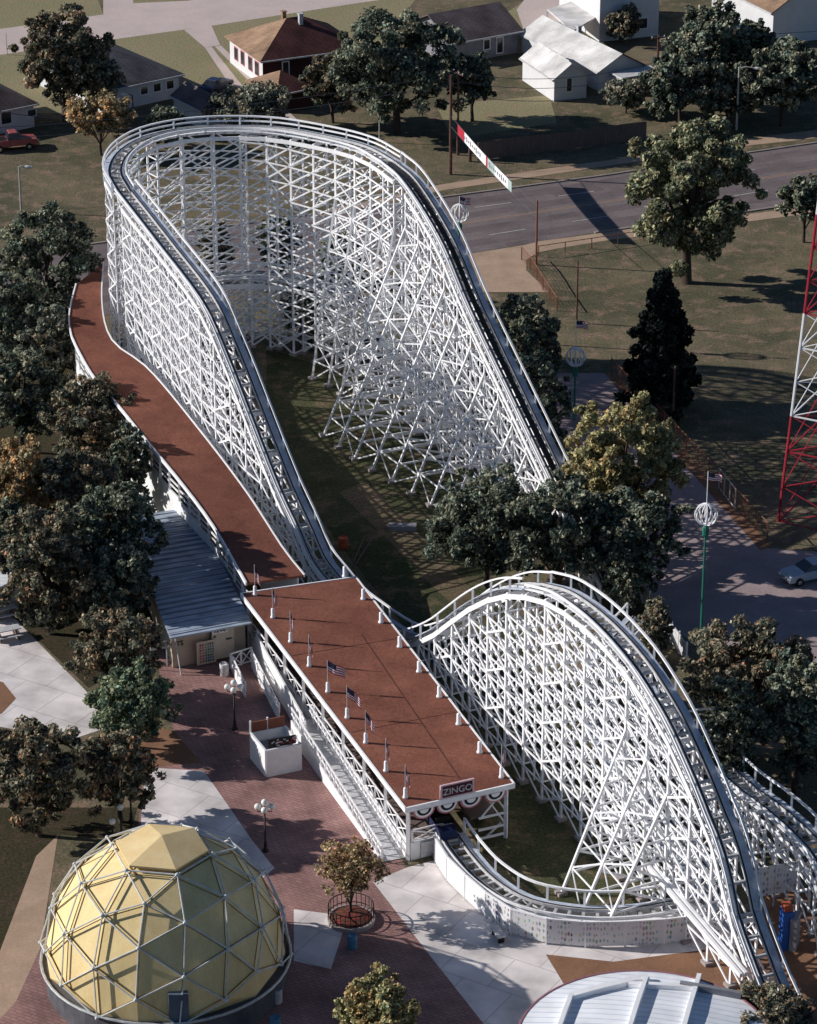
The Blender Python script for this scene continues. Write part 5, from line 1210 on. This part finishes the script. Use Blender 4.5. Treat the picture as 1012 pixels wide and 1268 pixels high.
tree(662, 428, 592, 88, 'dark', 'dark tree in shade behind the lift, below its neighbour', leafs=6000, leaf=.45, crown0=.05)
tree(925, 765, 935, 165, 'rusty', 'broad reddish green tree below the lot at right', leafs=14000, leaf=.42, crown0=.05)
tree(985, 800, 985, 120, 'dark', 'dark green tree cut by right edge below the lot', leafs=9000, leaf=.42, crown0=.05)
tree(905, 840, 1000, 90, 'dark', 'dark tree right behind the second drop', leafs=6000, leaf=.42, crown0=.05)
tree(492, 3, 165, 172, 'dark', 'big dark tree between brick house and road', leafs=17000, leaf=.55, crown0=.06, trunk=.3)
tree(412, 62, 152, 82, 'rusty', 'rusty brown tree beside the brick house', leafs=6000, leaf=.55, crown0=.12)
tree(312, 104, 165, 112, 'grey', 'wide grey green bushy tree behind the turnaround crest', leafs=6000, leaf=.5, crown0=.05)
tree(585, 60, 150, 60, 'dark', 'dark tree in front of low grey roofed house', leafs=3600, leaf=.55, crown0=.15)
tree(82, 8, 150, 132, 'rusty', 'big mottled tree left of blue grey roof', leafs=13000, leaf=.55, crown0=.12, trunk=.3)
tree(118, 58, 146, 78, 'grey', 'grey green tree before left end of blue grey roof', leafs=5000, leaf=.55, crown0=.15)
tree(125, 116, 192, 84, 'orange', 'thin orange tree left of the street lamp', leafs=2600, leaf=.5, crown0=.3)
tree(205, 128, 184, 58, 'dark', 'added dark bush below front windows of blue grey roofed house', 'bush', 'bush', leafs=2500, leaf=.5, crown0=.02)  # added to darken a yard that lies in shade
tree(872, 2, 130, 110, 'dark', 'tall dark roadside tree near top right', leafs=9000, leaf=.62, crown0=.1)
tree(842, 60, 152, 104, 'dark', 'dense dark tree behind the road tree', leafs=8000, leaf=.6, crown0=.06)
tree(968, 48, 156, 112, 'dark', 'dark spreading tree right of roadside lamp', leafs=9000, leaf=.6, crown0=.06)
tree(900, 92, 150, 90, 'dark', 'low dark tree behind the roadside lamp', leafs=5000, leaf=.6, crown0=.04)
tree(930, 15, 120, 60, 'dark', 'dark tree against the big white house', leafs=4000, leaf=.6, crown0=.1)
tree(772, 8, 52, 52, 'rusty', 'small reddish bush before tall pale house', 'bush', 'bush', leafs=2500, leaf=.55, crown0=.05)
tree(775, 95, 140, 60, 'grey', 'low grey bush before porch of long white house', 'bush', 'bush', leafs=2000, leaf=.5, crown0=.02)
tree(62, 248, 425, 145, 'dark', 'dark round tree left of the turnaround', leafs=13000, leaf=.46, crown0=.02)
tree(14, 318, 475, 130, 'dark', 'dark tree cut by left edge below its round neighbour', leafs=9000, leaf=.46, crown0=.02)
tree(66, 375, 500, 84, 'grey', 'small grey green tree beside curve of the brown gallery', leafs=5000, leaf=.44, crown0=.02)
tree(28, 425, 560, 118, 'dark', 'deep dark tree at left edge above orange tinged trees', leafs=9000, leaf=.46, crown0=.02)
tree(118, 458, 590, 128, 'rusty', 'rust tinged tree against bend of brown gallery', leafs=11000, leaf=.42, crown0=.02)
tree(28, 535, 700, 112, 'orange', 'orange green tree cut by left edge', leafs=10000, leaf=.42, crown0=.04)
tree(95, 545, 700, 120, 'rusty', 'mottled tree just right of the orange green tree', leafs=10000, leaf=.42, crown0=.04)
tree(142, 590, 752, 128, 'dark', 'large dark tree left of ribbed metal roof', leafs=13000, leaf=.42, crown0=.04)
tree(162, 520, 652, 62, 'dark', 'dark slim tree added to shade white wall of the brown gallery', leafs=5000, leaf=.42, crown0=.03)  # put in for its shade on the gallery wall
tree(62, 628, 785, 140, 'rusty', 'mottled tree above the white tables', leafs=13000, leaf=.42, crown0=.04)
tree(150, 668, 790, 92, 'dark', 'dark tree against lower left of ribbed roof', leafs=7000, leaf=.42, crown0=.03)
tree(8, 610, 735, 70, 'dark', 'dark tree over the small hut at left edge', leafs=5000, leaf=.42, crown0=.05)
tree(146, 752, 868, 116, 'rusty', 'rust brown tree left of the small sign', leafs=7500, leaf=.38, crown0=.12)
tree(166, 830, 925, 122, 'green', 'round green tree below the rust brown tree', leafs=8000, leaf=.38, crown0=.1)
tree(48, 885, 1035, 142, 'rusty', 'red tinged tree at left edge above the dome', leafs=11000, leaf=.38, crown0=.06)
tree(150, 902, 1018, 96, 'rusty', 'small reddish tree just above the dome', leafs=5500, leaf=.36, crown0=.08)
tree(435, 1040, 1138, 92, 'orange', 'orange leaved young tree growing in round planter', leafs=3000, leaf=.26, crown0=.28, trunk=.14)
tree(468, 1212, 1318, 112, 'olive', 'light yellow green tree cut by bottom edge', leafs=9000, leaf=.3, crown0=.1)
tree(945, 1230, 1310, 140, 'rusty', 'low reddish green bush at foot of second drop', 'bush', 'bush', leafs=9000, leaf=.3, crown0=.02)
tree(585, 325, 372, 40, 'green', 'small plant at corner of driveway fence', 'bush', 'bush', leafs=900, leaf=.4, crown0=.1) if False else None
# ------------------------------------------------------------------ CAMERA, LIGHT
cam = bpy.data.cameras.new('camera'); co = bpy.data.objects.new('camera', cam); COL.objects.link(co)
co.location = (0, 0, CH); co.rotation_euler = (R(90)-TH, 0, 0); cam.sensor_fit = 'VERTICAL'; cam.angle_y = 2*math.atan(634/FPX); cam.clip_end = 5000; cam.clip_start = 1
scene.camera = co
EL, AZ = R(25), math.atan2(.16, -.987)          # sun stands to the left and slightly beyond
sd3 = V((math.cos(EL)*math.cos(AZ), math.cos(EL)*math.sin(AZ), math.sin(EL)))
sun = bpy.data.lights.new('sun', 'SUN'); sun.energy = 5.0; sun.angle = R(.5); sun.color = (1, .955, .915)
so3 = bpy.data.objects.new('sun', sun); COL.objects.link(so3); so3.rotation_euler = sd3.to_track_quat('Z', 'Y').to_euler(); so3.location = (-100, 200, 150)
w = bpy.data.worlds.new('World'); scene.world = w; w.use_nodes = True; n = w.node_tree.nodes; l = w.node_tree.links
sk = n.new('ShaderNodeTexSky'); sk.sky_type = 'NISHITA'; sk.sun_disc = False; sk.ozone_density = 6.0; sk.dust_density = .3; sk.sun_elevation = EL; sk.sun_rotation = math.atan2(sd3.x, sd3.y)
l.new(sk.outputs[0], n['Background'].inputs[0]); n['Background'].inputs[1].default_value = .06
scene.view_settings.view_transform = 'Standard'; scene.view_settings.look = 'None'; scene.view_settings.exposure = 0
scene.cycles.max_bounces = 7; scene.cycles.diffuse_bounces = 4; scene.cycles.use_denoising = True
